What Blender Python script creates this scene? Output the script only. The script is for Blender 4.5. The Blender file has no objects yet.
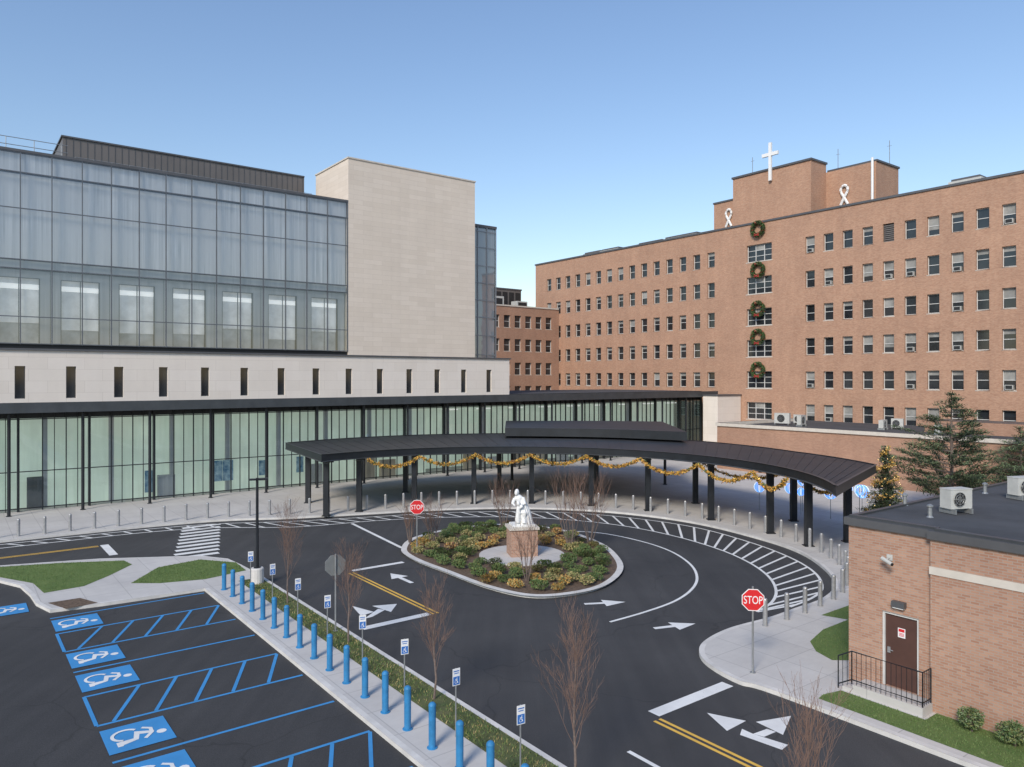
import bpy, math, random
from mathutils import Vector, Matrix
from mathutils.geometry import tessellate_polygon
random.seed(7)
sc=bpy.context.scene
COL=sc.collection
F=745.0;H=9.0;HY=378.0
_a=math.atan2(0.605,0.796);CA=math.cos(_a);SA=math.sin(_a)
def G(u,v,z=0.0):
    Y=(H-z)*F/(v-HY); return ((u-512)/F*Y,Y)
def W(s,t): return (s*CA-t*SA,s*SA+t*CA)
def ST(x,y): return (x*CA+y*SA,-x*SA+y*CA)
def t_on(u,s):
    k=(u-512)/F; return (s*CA-k*s*SA)/(SA+k*CA)
def s_on(u,t):
    k=(u-512)/F; return t*(SA+k*CA)/(CA-k*SA)
def zat(s,t,v): return H+(HY-v)*W(s,t)[1]/F

# ---------------------------------------------------------------- materials
def nt(name):
    m=bpy.data.materials.new(name);m.use_nodes=True;n=m.node_tree
    b=n.nodes['Principled BSDF'];return m,n,b
def N(n,t,**k):
    x=n.nodes.new(t)
    for a,b in k.items(): setattr(x,a,b)
    return x
def c4(c,f=1.0): return (min(1,c[0]*f),min(1,c[1]*f),min(1,c[2]*f),1)
def ramp_mix(n,fac,c1,c2):
    m=N(n,'ShaderNodeMix',data_type='RGBA');n.links.new(fac,m.inputs[0])
    for i,c in ((6,c1),(7,c2)):
        if isinstance(c,tuple): m.inputs[i].default_value=c
        else: n.links.new(c,m.inputs[i])
    return m.outputs[2]
def mult(n,a,b,f=1.0):
    m=N(n,'ShaderNodeMix',data_type='RGBA',blend_type='MULTIPLY');m.inputs[0].default_value=f
    n.links.new(a,m.inputs[6]);n.links.new(b,m.inputs[7]);return m.outputs[2]
def noise(n,vec,scale,detail=4,rough=.6):
    x=N(n,'ShaderNodeTexNoise');x.inputs['Scale'].default_value=scale;x.inputs['Detail'].default_value=detail;x.inputs['Roughness'].default_value=rough
    n.links.new(vec,x.inputs['Vector']);return x.outputs['Fac']
def contrast(n,fac,lo,hi):
    r=N(n,'ShaderNodeMapRange');r.inputs['From Min'].default_value=lo;r.inputs['From Max'].default_value=hi
    n.links.new(fac,r.inputs['Value']);return r.outputs[0]
def bumpn(n,b,h,strength,dist):
    x=N(n,'ShaderNodeBump');x.inputs['Strength'].default_value=strength;x.inputs['Distance'].default_value=dist
    n.links.new(h,x.inputs['Height']);n.links.new(x.outputs[0],b.inputs['Normal'])
def mk(name,col,rough=.7,var=.15,scale=2.0,metal=0,bump=0,bscale=60,emit=0,col2=None,coat=0):
    m,n,b=nt(name);g=N(n,'ShaderNodeNewGeometry').outputs['Position']
    f=contrast(n,noise(n,g,scale),.3,.7)
    c=ramp_mix(n,f,c4(col,1-var),c4(col2) if col2 else c4(col,1+var))
    n.links.new(c,b.inputs['Base Color']);b.inputs['Roughness'].default_value=rough;b.inputs['Metallic'].default_value=metal
    if coat:b.inputs['Coat Weight'].default_value=coat
    if emit:
        n.links.new(c,b.inputs['Emission Color']);b.inputs['Emission Strength'].default_value=emit
    if bump: bumpn(n,b,noise(n,g,bscale,3),bump,.02)
    return m
def brickmat(name,c1,c2,mort,bw=.21,rh=.07,ms=.009,var=.12,bump=.4,off=.5,stain=.8,mottle=0):
    m,n,b=nt(name);uv=N(n,'ShaderNodeTexCoord').outputs['UV'];g=N(n,'ShaderNodeNewGeometry').outputs['Position']
    t=N(n,'ShaderNodeTexBrick');t.offset=off;n.links.new(uv,t.inputs['Vector'])
    t.inputs['Scale'].default_value=1;t.inputs['Brick Width'].default_value=bw;t.inputs['Row Height'].default_value=rh
    t.inputs['Mortar Size'].default_value=ms;t.inputs['Color1'].default_value=c4(c1);t.inputs['Color2'].default_value=c4(c2);t.inputs['Mortar'].default_value=c4(mort)
    t.inputs['Bias'].default_value=0
    f=contrast(n,noise(n,g,.35,6,.65),.3,.7)
    c=mult(n,t.outputs['Color'],ramp_mix(n,f,(1-var*1.3,1-var*1.3,1-var*1.2,1),(1,1,1,1)))
    mp=N(n,'ShaderNodeMapping');mp.inputs['Scale'].default_value=(1.2,.12,1);n.links.new(uv,mp.inputs[0])
    f2=contrast(n,noise(n,mp.outputs[0],1.0,5),.35,.75)
    c=mult(n,c,ramp_mix(n,f2,(1,1,1,1),(.86,.85,.85,1)),stain)
    if mottle:
        mq=N(n,'ShaderNodeMapping');mq.inputs['Scale'].default_value=(2.2,6.5,1);n.links.new(uv,mq.inputs[0])
        f3=contrast(n,noise(n,mq.outputs[0],1.0,5,.8),.3,.7)
        c=mult(n,c,ramp_mix(n,f3,(1-mottle,1-mottle*1.1,1-mottle*1.15,1),(1+mottle*.6,1+mottle*.55,1+mottle*.5,1)))
    n.links.new(c,b.inputs['Base Color']);b.inputs['Roughness'].default_value=.85
    if bump: bumpn(n,b,t.outputs['Fac'],-bump,.01)
    return m
def asphalt(name,base,warm=1.0):
    m,n,b=nt(name);g=N(n,'ShaderNodeNewGeometry').outputs['Position']
    f=contrast(n,noise(n,g,.18,8,.65),.3,.72)
    a=ramp_mix(n,f,(base*.78,base*.78,base*.82,1),(base*1.25,base*1.24,base*1.27,1))
    f2=contrast(n,noise(n,g,38,3,.7),.35,.75)
    c=mult(n,a,ramp_mix(n,f2,(.7,.7,.7,1),(1.5,1.5,1.5,1)))
    # faint stretched streaks from traffic
    mp=N(n,'ShaderNodeMapping');mp.inputs['Rotation'].default_value=(0,0,-_a);mp.inputs['Scale'].default_value=(1.6,.09,1);n.links.new(g,mp.inputs[0])
    f4=contrast(n,noise(n,mp.outputs[0],1,5,.6),.4,.75)
    c=mult(n,c,ramp_mix(n,f4,(1,1,1,1),(1.3,1.29,1.27,1)))
    v=N(n,'ShaderNodeTexVoronoi',feature='DISTANCE_TO_EDGE');v.inputs['Scale'].default_value=.13
    ad=N(n,'ShaderNodeVectorMath',operation='ADD');sc_=N(n,'ShaderNodeTexNoise');sc_.inputs['Scale'].default_value=.9;n.links.new(g,sc_.inputs['Vector'])
    n.links.new(g,ad.inputs[0]);n.links.new(sc_.outputs['Color'],ad.inputs[1]);n.links.new(ad.outputs[0],v.inputs['Vector'])
    cr=contrast(n,v.outputs['Distance'],.0,.005)
    c=mult(n,c,cr,.3)
    n.links.new(c,b.inputs['Base Color']);b.inputs['Roughness'].default_value=.88
    bumpn(n,b,noise(n,g,60,3),.35,.012);return m
def paint(name,col,worn=.62):
    m,n,b=nt(name);g=N(n,'ShaderNodeNewGeometry').outputs['Position']
    f=contrast(n,noise(n,g,14,6,.75),worn,worn+.1)
    f2=contrast(n,noise(n,g,1.1,4),.3,.8)
    n.links.new(ramp_mix(n,f,ramp_mix(n,f2,c4(col),c4(col,.78)),(.09,.09,.095,1)),b.inputs['Base Color']);b.inputs['Roughness'].default_value=.7
    return m
def grassm(name):
    m,n,b=nt(name);g=N(n,'ShaderNodeNewGeometry').outputs['Position']
    a=ramp_mix(n,contrast(n,noise(n,g,.9,6,.7),.35,.68),(.075,.15,.028,1),(.13,.20,.05,1))
    c=ramp_mix(n,contrast(n,noise(n,g,22,4,.7),.45,.72),a,(.17,.19,.07,1))
    n.links.new(c,b.inputs['Base Color']);b.inputs['Roughness'].default_value=.95
    bumpn(n,b,noise(n,g,45,4,.8),.7,.04);return m
def glassm(name,tint=(.5,.56,.6),fac=.28,rough=.02,gl=(.85,.92,1),fr=.5):
    m=bpy.data.materials.new(name);m.use_nodes=True;n=m.node_tree;n.nodes.remove(n.nodes['Principled BSDF'])
    o=n.nodes['Material Output'];tr=N(n,'ShaderNodeBsdfTransparent');tr.inputs[0].default_value=c4(tint)
    g=N(n,'ShaderNodeBsdfGlossy');g.inputs['Color'].default_value=c4(gl);g.inputs['Roughness'].default_value=rough
    lw=N(n,'ShaderNodeLayerWeight');lw.inputs[0].default_value=.35
    ma=N(n,'ShaderNodeMath',operation='MULTIPLY_ADD');ma.inputs[1].default_value=fr;ma.inputs[2].default_value=fac;ma.use_clamp=True
    n.links.new(lw.outputs['Fresnel'],ma.inputs[0]);mx=N(n,'ShaderNodeMixShader')
    n.links.new(ma.outputs[0],mx.inputs[0]);n.links.new(tr.outputs[0],mx.inputs[1]);n.links.new(g.outputs[0],mx.inputs[2])
    gp=N(n,'ShaderNodeNewGeometry').outputs['Position'];bp=N(n,'ShaderNodeBump');bp.inputs['Strength'].default_value=.06;bp.inputs['Distance'].default_value=.05
    n.links.new(noise(n,gp,.6,2),bp.inputs['Height']);n.links.new(bp.outputs[0],g.inputs['Normal'])
    n.links.new(mx.outputs[0],o.inputs[0]);return m
def drape(name,c1,c2,sx=7,emit=0,det=6):
    m,n,b=nt(name);uv=N(n,'ShaderNodeTexCoord').outputs['UV'];mp=N(n,'ShaderNodeMapping');mp.inputs['Scale'].default_value=(sx,.05,1);n.links.new(uv,mp.inputs[0])
    f=contrast(n,noise(n,mp.outputs[0],1,det,.7),.36,.62)
    mp2=N(n,'ShaderNodeMapping');mp2.inputs['Scale'].default_value=(.35,.25,1);n.links.new(uv,mp2.inputs[0])
    f2=contrast(n,noise(n,mp2.outputs[0],1,3),.35,.65)
    c=ramp_mix(n,f2,ramp_mix(n,f,c4(c1),c4(c2)),c4(c1,.75))
    n.links.new(c,b.inputs['Base Color']);b.inputs['Roughness'].default_value=.9
    if emit: n.links.new(c,b.inputs['Emission Color']);b.inputs['Emission Strength'].default_value=emit
    return m
M={}
M['asph']=asphalt('fresh_asphalt',.044);M['asph2']=asphalt('parking_asphalt',.038)
M['ground']=mk('ground_far',(.15,.14,.13),.95,.25,.05)
M['conc']=brickmat('pavement_concrete',(.56,.54,.51),(.60,.58,.55),(.44,.425,.405),bw=1.5,rh=1.5,ms=.016,var=.13,bump=.1,off=0,stain=.5,mottle=.05)
M['kerb']=mk('kerb_concrete',(.60,.58,.55),.85,.13,1.5,bump=.2)
M['grass']=grassm('lawn');M['blade']=mk('grass_blades',(.11,.20,.045),.9,.3,6,col2=(.17,.22,.08))
M['mulch']=mk('mulch',(.11,.07,.048),.95,.4,9,bump=1,bscale=30,col2=(.18,.125,.085))
M['bed']=mk('verge_soil',(.08,.13,.035),.95,.35,1.6,bump=1,bscale=26,col2=(.13,.13,.055))
M['white']=paint('white_paint',(.80,.80,.78));M['yellow']=paint('yellow_paint',(.78,.47,.08));M['blue']=paint('blue_paint',(.05,.28,.60),.66)
M['brick']=brickmat('hospital_brick',(.42,.20,.115),(.55,.305,.19),(.49,.385,.295),mottle=.11,var=.12)
M['brick2']=brickmat('annex_brick',(.40,.205,.13),(.52,.305,.205),(.42,.34,.28),bump=.6,mottle=.06)
M['brickdk']=brickmat('dark_brick',(.40,.20,.12),(.49,.27,.17),(.42,.32,.25),mottle=.12)
M['lime']=brickmat('beige_limestone',(.71,.62,.52),(.76,.67,.57),(.63,.54,.45),bw=1.8,rh=.42,ms=.012,var=.05,bump=.1,stain=.3,mottle=.03)
M['lime2']=brickmat('pale_limestone',(.76,.69,.61),(.80,.73,.655),(.66,.59,.52),bw=2.2,rh=.8,ms=.012,var=.04,bump=.1,stain=.35,mottle=.02)
M['dark']=mk('dark_metal',(.022,.025,.03),.42,.2,1,metal=.3)
M['darkr']=mk('canopy_roof_metal',(.032,.035,.04),.5,.2,.6,metal=.25)
M['mull']=mk('mullion_metal',(.085,.092,.10),.4,.15,1,metal=.5)
M['mull1']=mk('grey_mullion',(.15,.16,.175),.4,.15,1,metal=.4)
M['mull2']=mk('pale_mullion',(.28,.30,.33),.4,.1,1,metal=.6)
M['pent']=mk('penthouse_cladding',(.16,.145,.135),.5,.1,.4,metal=.2)
M['roof']=mk('roof_membrane',(.06,.062,.068),.9,.25,.6,bump=.3)
M['coping']=mk('metal_coping',(.12,.12,.125),.5,.1,1,metal=.4)
M['stone']=mk('stone_sill',(.58,.53,.46),.8,.1,2)
M['frame']=mk('white_window_frame',(.58,.58,.56),.6,.1,2)
M['glass']=glassm('tinted_curtain_glass',(.88,.90,.91),.12,gl=(.92,.94,.97),fr=.40)
M['glassg']=glassm('ground_floor_glass',(.90,.94,.92),.05,fr=.3)
M['wglass']=mk('dark_window_glass',(.022,.026,.03),.06,.4,.6)
M['wglass'].node_tree.nodes['Principled BSDF'].inputs['Specular IOR Level'].default_value=.7
M['blind']=mk('window_blind',(.27,.27,.255),.8,.35,.7)
M['drape']=drape('grey_drapes',(.70,.71,.72),(.36,.38,.40),3.4,emit=.16,det=6)  # drapes given a glow that stands in for room lighting
M['drape2']=drape('grey_drapes_lower',(.44,.46,.48),(.28,.30,.33),3.0,emit=.11,det=6)  # weaker glow in the cloth in place of room light
M['room']=drape('room_interior',(.16,.17,.18),(.06,.065,.07),1.2)
M['lite']=mk('ceiling_light_panel',(.88,.89,.87),.6,.06,.5,emit=.6)
M['shade']=mk('roller_shade',(.68,.69,.69),.8,.2,.8,emit=.22)  # fabric glows so the bays look brightly lit
M['shade2']=mk('shade_lower',(.42,.43,.43),.8,.3,.9,emit=.14)  # lower bay panel: duller colour and dimmer glow imitate less room light
M['inner']=drape('pale_green_lobby_wall',(.64,.74,.64),(.46,.56,.47),.55,emit=.48,det=4)  # wall itself glows in place of the lobby's lighting
M['warmin']=drape('warm_lobby_wall',(.42,.38,.31),(.14,.13,.12),1.2,emit=.18)  # glow put into these lobby surfaces instead of light falling on them
M['steel']=mk('brushed_steel',(.42,.42,.42),.45,.12,8,metal=.6)
M['galv']=mk('galvanised_steel',(.34,.35,.35),.5,.15,6,metal=.6)
M['bblue']=mk('blue_sleeve_plastic',(.03,.20,.42),.5,.18,4)
M['red']=mk('red_sign',(.62,.02,.025),.4,.05,4);M['swhite']=mk('sign_white',(.8,.8,.79),.45,.04,4);M['sblue']=mk('sign_blue',(.03,.16,.50),.4,.05,4)
M['poster']=mk('poster_blue',(.05,.22,.42),.5,.5,3,emit=.2,col2=(.30,.42,.48))  # print given a glow to look lit by the lobby
M['signbk']=mk('sign_back_aluminium',(.20,.21,.21),.6,.1,5,metal=.3)
M['bark']=mk('grey_bark',(.17,.13,.11),.9,.3,12,bump=.5,bscale=80)
M['twig']=mk('brown_twigs',(.19,.115,.085),.9,.3,6)
M['needle']=mk('pine_needles_dark',(.05,.08,.04),.85,.3,3);M['needle2']=mk('pine_needles_light',(.16,.205,.10),.85,.3,3)
M['lf1']=mk('leaf_green',(.07,.12,.035),.8,.3,5);M['lf2']=mk('leaf_olive',(.16,.18,.06),.8,.3,5)
M['lf3']=mk('leaf_orange',(.46,.25,.06),.8,.3,5);M['lf4']=mk('leaf_straw',(.40,.32,.14),.8,.3,5);M['lf5']=mk('leaf_rust',(.20,.10,.055),.8,.3,5)
M['marble']=mk('white_marble',(.74,.74,.72),.55,.1,5,bump=.15)
M['gold']=mk('gold_tinsel',(.66,.39,.08),.4,.35,9,metal=.3,emit=.10);M['glow']=mk('warm_bulbs',(1,.66,.25),.4,.05,4,emit=1.2)  # tinsel foil given a faint glow too, beside the real bulbs
M['gold2']=mk('dull_gold_ribbon',(.42,.24,.05),.5,.4,9)
M['bglow']=mk('blue_light_strings',(.10,.34,1.0),.4,.1,4,emit=1.1)
M['wglow']=mk('white_light_strings',(.75,.85,1.0),.4,.1,4,emit=.7)
M['door']=mk('brown_steel_door',(.085,.04,.03),.5,.12,2);M['acw']=mk('equipment_enamel',(.50,.50,.47),.5,.1,3);M['black']=mk('black_grille',(.02,.02,.02),.6,.2,3)
M['bow']=mk('red_ribbon',(.42,.05,.04),.6,.1,5)
M['iron']=mk('cast_iron',(.06,.06,.06),.7,.2,10,metal=.4,bump=.5,bscale=20)

# ---------------------------------------------------------------- mesh builder
POS={};KIDS={}
class MB:
    def __init__(s): s.V=[];s.F=[];s.M=[];s.mats=[]
    def mi(s,m):
        if m not in s.mats: s.mats.append(m)
        return s.mats.index(m)
    def face(s,pts,m):
        i=len(s.V);s.V+= [tuple(p) for p in pts];s.F.append(tuple(range(i,i+len(pts))));s.M.append(s.mi(m))
    def hexa(s,b,z0,z1,m,mt=None):
        n=len(b);i=len(s.V);s.V+=[(p[0],p[1],z0) for p in b]+[(p[0],p[1],z1) for p in b]
        k=s.mi(m);kt=s.mi(mt) if mt else k
        for j in range(n):
            s.F.append((i+j,i+(j+1)%n,i+n+(j+1)%n,i+n+j));s.M.append(k)
        s.F.append(tuple(i+n+j for j in range(n)));s.M.append(kt);s.F.append(tuple(i+n-1-j for j in range(n)));s.M.append(k)
    def box(s,s0,s1,t0,t1,z0,z1,m,mt=None): s.hexa([W(s0,t0),W(s1,t0),W(s1,t1),W(s0,t1)],z0,z1,m,mt)
    def xbox(s,x0,x1,y0,y1,z0,z1,m): s.hexa([(x0,y0),(x1,y0),(x1,y1),(x0,y1)],z0,z1,m)
    def obox(s,cx,cy,lx,ly,z0,z1,a,m):
        c,d=math.cos(a),math.sin(a)
        s.hexa([(cx+x*c-y*d,cy+x*d+y*c) for x,y in((-lx/2,-ly/2),(lx/2,-ly/2),(lx/2,ly/2),(-lx/2,ly/2))],z0,z1,m)
    def tube(s,pts,rad,n,m,cap=True):
        k=s.mi(m);base=len(s.V);P=[Vector(p) for p in pts]
        for j,p in enumerate(P):
            d=(P[min(j+1,len(P)-1)]-P[max(j-1,0)]);d=d.normalized() if d.length>1e-9 else Vector((0,0,1))
            a=d.orthogonal().normalized() if abs(d.z)<.9 else d.cross(Vector((0,1,0))).normalized();b=d.cross(a)
            r=rad[j] if isinstance(rad,(list,tuple)) else rad
            for q in range(n):
                g=2*math.pi*q/n;s.V.append(tuple(p+a*math.cos(g)*r+b*math.sin(g)*r))
        for j in range(len(P)-1):
            for q in range(n):
                x=base+j*n+q;y=base+j*n+(q+1)%n;s.F.append((x,y,y+n,x+n));s.M.append(k)
        if cap:
            s.F.append(tuple(base+q for q in reversed(range(n))));s.M.append(k)
            e=base+(len(P)-1)*n;s.F.append(tuple(e+q for q in range(n)));s.M.append(k)
    def lathe(s,prof,n,m,c=(0,0,0)):
        k=s.mi(m);b=len(s.V)
        for r,z in prof:
            for q in range(n):
                g=2*math.pi*q/n;s.V.append((c[0]+r*math.cos(g),c[1]+r*math.sin(g),c[2]+z))
        for j in range(len(prof)-1):
            for q in range(n):
                x=b+j*n+q;y=b+j*n+(q+1)%n;s.F.append((x,y,y+n,x+n));s.M.append(k)
        s.F.append(tuple(b+q for q in reversed(range(n))));s.M.append(k);e=b+(len(prof)-1)*n
        s.F.append(tuple(e+q for q in range(n)));s.M.append(k)
    def ball(s,c,r,m,n=10,sq=(1,1,1)):
        k=s.mi(m);b=len(s.V);R=n//2
        for j in range(R+1):
            ph=math.pi*j/R
            for q in range(n):
                g=2*math.pi*q/n;s.V.append((c[0]+r*sq[0]*math.sin(ph)*math.cos(g),c[1]+r*sq[1]*math.sin(ph)*math.sin(g),c[2]+r*sq[2]*math.cos(ph)))
        for j in range(R):
            for q in range(n):
                x=b+j*n+q;y=b+j*n+(q+1)%n;s.F.append((x,x+n,y+n,y));s.M.append(k)
    def sheet(s,poly,z,m):
        k=s.mi(m);b=len(s.V);s.V+=[(p[0],p[1],z) for p in poly]
        for tr in tessellate_polygon([[Vector((p[0],p[1],0)) for p in poly]]):
            a,c,d=[Vector(poly[i]) for i in tr]
            cr=(c-a).x*(d-a).y-(c-a).y*(d-a).x
            tr=tuple(tr) if cr>0 else (tr[0],tr[2],tr[1])
            s.F.append(tuple(b+i for i in tr));s.M.append(k)
    def prism(s,poly,z0,z1,mt,ms):
        s.sheet(poly,z1,mt);k=s.mi(ms);b=len(s.V);n=len(poly);s.V+=[(p[0],p[1],z0) for p in poly]+[(p[0],p[1],z1) for p in poly]
        for j in range(n): s.F.append((b+j,b+(j+1)%n,b+n+(j+1)%n,b+n+j));s.M.append(k)
    def ribbon(s,path,w,z,m,closed=False,off=0.0):
        n=len(path);P=[Vector(p[:2]) for p in path];L=[];R=[]
        for i in range(n):
            a=P[(i-1)%n] if (closed or i>0) else P[i];b=P[(i+1)%n] if (closed or i<n-1) else P[i]
            d=(b-a).normalized();nn=Vector((-d.y,d.x));L.append(P[i]+nn*(off+w/2));R.append(P[i]+nn*(off-w/2))
        k=s.mi(m);b0=len(s.V)
        for l,r in zip(L,R): s.V.append((l.x,l.y,z));s.V.append((r.x,r.y,z))
        for i in range(n if closed else n-1):
            a=b0+2*i;c=b0+2*((i+1)%n);s.F.append((a,a+1,c+1,c));s.M.append(k)
    def done(s,name,parent=None,smooth=False,origin=None,**at):
        xs=[v[0] for v in s.V];ys=[v[1] for v in s.V];zs=[v[2] for v in s.V]
        if origin is None: origin=((min(xs)+max(xs))/2,(min(ys)+max(ys))/2,min(zs))
        O=Vector(origin);me=bpy.data.meshes.new(name);me.from_pydata([Vector(v)-O for v in s.V],[],s.F)
        for m in s.mats: me.materials.append(M[m])
        uvl=me.uv_layers.new(name='UVMap').data
        for p in me.polygons:
            p.material_index=s.M[p.index];p.use_smooth=smooth
            nn=p.normal
            hz=abs(nn.z)>.7
            tx,ty=-nn.y,nn.x;l=math.hypot(tx,ty) or 1;tx/=l;ty/=l
            for li in p.loop_indices:
                v=s.V[me.loops[li].vertex_index]
                uvl[li].uv=ST(v[0],v[1]) if hz else (v[0]*tx+v[1]*ty,v[2])
        o=bpy.data.objects.new(name,me);COL.objects.link(o);POS[o.name]=O
        if parent: attach(o,parent)
        else: o.location=O
        for k,v in at.items(): o[k]=v
        return o
def attach(o,parent):
    o.parent=parent;o.location=POS[o.name]-POS[parent.name];KIDS.setdefault(parent.name,[]).append(o)
def thing(name,label,cat,loc=(0,0,0),group=None):
    o=bpy.data.objects.new(name,None);o.empty_display_size=.3;o.location=loc;COL.objects.link(o);POS[o.name]=Vector(loc)
    o['label']=label;o['category']=cat
    if group:o['group']=group
    return o
def tag(o,label,cat,group=None):
    o['label']=label;o['category']=cat
    if group:o['group']=group
    return o
def dup(o,loc=None,rot=0,scale=None,parent=None):
    n=o.copy();COL.objects.link(n);POS[n.name]=Vector(loc) if loc else POS[o.name]
    if parent: n.parent=parent
    elif loc is not None: n.location=loc;n.rotation_euler=(0,0,rot)
    if scale: n.scale=(scale,)*3
    for c in KIDS.get(o.name,[]):
        k=dup(c,parent=n);KIDS.setdefault(n.name,[]).append(k)
    return n
def inst(name,me,loc,parent):
    o=bpy.data.objects.new(name,me);COL.objects.link(o);POS[o.name]=Vector(loc);attach(o,parent);return o
def mesh_only(mb,name,origin):
    o=mb.done(name,origin=origin);me=o.data;bpy.data.objects.remove(o);return me
def smooth(pts,n=8,closed=False):
    out=[];L=len(pts);rng=range(L if closed else L-1)
    for i in rng:
        g=lambda j:Vector(pts[j%L]) if closed else Vector(pts[max(0,min(L-1,j))])
        p0,p1,p2,p3=g(i-1),g(i),g(i+1),g(i+2)
        for k in range(n):
            t=k/n;out.append(tuple(.5*((2*p1)+(-p0+p2)*t+(2*p0-5*p1+4*p2-p3)*t*t+(-p0+3*p1-3*p2+p3)*t**3)))
    if not closed: out.append(tuple(pts[-1]))
    return out
def resample(path,step):
    out=[path[0]];acc=0
    for a,b in zip(path,path[1:]):
        a=Vector(a);b=Vector(b);d=(b-a).length
        while acc+d>=step:
            a=a+(b-a).normalized()*(step-acc);out.append((a.x,a.y));d=(b-a).length;acc=0
        acc+=d
    return out
def wallgrid(mb,mode,fix,a0,a1,z0,z1,ops,m,depth,mrev=None):
    """wall with real openings. mode 's': wall plane s=fix facing -s, a runs along t ; mode 't': plane t=fix facing -t, a runs along s"""
    A=sorted({a0,a1,*[o[0] for o in ops],*[o[1] for o in ops]});Z=sorted({z0,z1,*[o[2] for o in ops],*[o[3] for o in ops]})
    def P(a,z,d=0):
        x=W(fix+d,a) if mode=='s' else W(a,fix+d);return (x[0],x[1],z)
    def add(q,mm):
        mb.face(q if mode=='t' else q[::-1],mm)
    for i in range(len(A)-1):
        for j in range(len(Z)-1):
            ca,cz=(A[i]+A[i+1])/2,(Z[j]+Z[j+1])/2
            if any(o[0]<ca<o[1] and o[2]<cz<o[3] for o in ops): continue
            add([P(A[i],Z[j]),P(A[i+1],Z[j]),P(A[i+1],Z[j+1]),P(A[i],Z[j+1])],m)
    mr=mrev or m
    for o in ops:
        x0,x1,y0,y1=o
        add([P(x0,y0),P(x0,y0,depth),P(x1,y0,depth),P(x1,y0)],mr);add([P(x0,y1,depth),P(x0,y1),P(x1,y1),P(x1,y1,depth)],mr)
        add([P(x0,y0,depth),P(x0,y0),P(x0,y1),P(x0,y1,depth)],mr);add([P(x1,y0),P(x1,y0,depth),P(x1,y1,depth),P(x1,y1)],mr)

# ---------------------------------------------------------------- ground, roads
def struct(mb,name,**k): return mb.done(name,kind='structure',**k)
b=MB();b.lathe([(3000,-1),(3000,-.03)],64,'ground');struct(b,'ground')
b=MB();b.sheet([W(-70,-40),W(62,-40),W(62,60),W(-70,60)],0,'asph');struct(b,'road')
b=MB();b.sheet([W(-70,-40),W(8.7,-40),W(8.7,33),W(-2,33),W(-70,33)],.004,'asph2');struct(b,'parking_lot')
edge=[W(-60,49.3),W(-20,49.3),W(2.3,49.3),W(12.5,48.6)]+[G(*p) for p in((290,519),(370,514.5),(440,510.5),(512,509),(580,511),(640,516),(700,525),(760,540),(800,554),(826,572),(834,588),(822,601),(795,611),(770,620),(730,631),(706,643),(699,654),(708,667),(738,684))]+[W(18.75,12.3),W(18.8,7),W(18.8,0),W(18.8,-20)]
edge=smooth(edge,6)
b=MB();b.prism(edge+[W(61,-20),W(61,45),W(75.9,45),W(75.9,59.4),W(-60,59.4)],-.02,.12,'conc','kerb');struct(b,'plaza_pavement')
b=MB();b.ribbon(edge,.17,.124,'kerb',off=.09);struct(b,'kerb')
strip=[W(8.7,-30),W(11.2,-30),W(11.3,0),W(11.3,34),W(11.2,36.0)]+[G(*p) for p in((228,561),(200,558),(100,561),(0,568))]+[W(-10,43),W(-40,43),W(-40,38.5),W(-8,38.5)]+[G(*p) for p in((0,583),(20,588),(30,597),(36,606),(50,613))]+[W(5,33.15),W(8.7,32.9)]
b=MB();b.prism(strip,-.02,.12,'conc','kerb');struct(b,'pavement')
b=MB();b.ribbon(strip,.16,.124,'kerb',closed=True,off=.085);struct(b,'kerb')
b=MB();b.sheet([W(10.2,-30),W(11.13,-30),W(11.13,33.2),W(10.2,33.2)],.126,'bed');struct(b,'planting_verge')
lawns=[[G(*p) for p in((-60,578),(0,569.5),(60,565.5),(124,563),(132,567),(110,578),(84,589),(44,596),(33,586),(0,580),(-60,584))],
       [G(*p) for p in((131,586),(158,570),(200,562),(236,565),(246,573),(205,582),(160,586))],
       [W(23.2,11.75),W(40,11.75),W(40,15.2),W(26.1,15.2),G(848,623),G(823,633),G(810,645),G(816,655),G(832,664)],
       [W(19.25,11.3),W(19.6,11.35),W(20.25,11.2),W(20.25,8.9),W(20.88,8.9),W(20.88,-20),W(19.15,-20)]]
def inpoly(x,y,p):
    c=False
    for i in range(len(p)):
        x1,y1=p[i];x2,y2=p[i-1]
        if (y1>y)!=(y2>y) and x<(x2-x1)*(y-y1)/(y2-y1)+x1:c=not c
    return c
for li_,p in enumerate(lawns):
    b=MB();b.sheet(p,.126,'grass');struct(b,'lawn')
    b=MB();xs=[q[0] for q in p];ys=[q[1] for q in p]
    k=0;tries=0
    while k<4500 and tries<40000:
        tries+=1;x=random.uniform(max(min(xs),-32),min(max(xs),26));y=random.uniform(max(min(ys),13),min(max(ys),45))
        if not inpoly(x,y,p):continue
        k+=1;a=random.random()*6.28;h=random.uniform(.02,.055);dx,dy=math.cos(a)*.012,math.sin(a)*.012
        b.face([(x-dx,y-dy,.125),(x+dx,y+dy,.125),(x+random.uniform(-.03,.03),y+random.uniform(-.03,.03),.125+h)],'blade')
    b.done('grass',kind='stuff')
isl=smooth([G(*p) for p in((404,551),(418,539),(465,529),(520,526.5),(565,533),(600,546),(617,561),(619,574),(602,588),(570,596),(530,598),(488,589),(448,574),(415,561))],6,True)
b=MB();b.prism(isl,-.02,.12,'mulch','kerb');struct(b,'island_bed')
b=MB();b.ribbon(isl,.3,.13,'kerb',closed=True);b.ribbon(isl,.02,.06,'kerb',closed=True,off=-.16);struct(b,'kerb')
SC=(.5,37.3)
b=MB();b.lathe([(2.15,.1),(2.15,.17),(2.1,.18)],40,'conc',(SC[0],SC[1],0));struct(b,'statue_paving')

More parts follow.
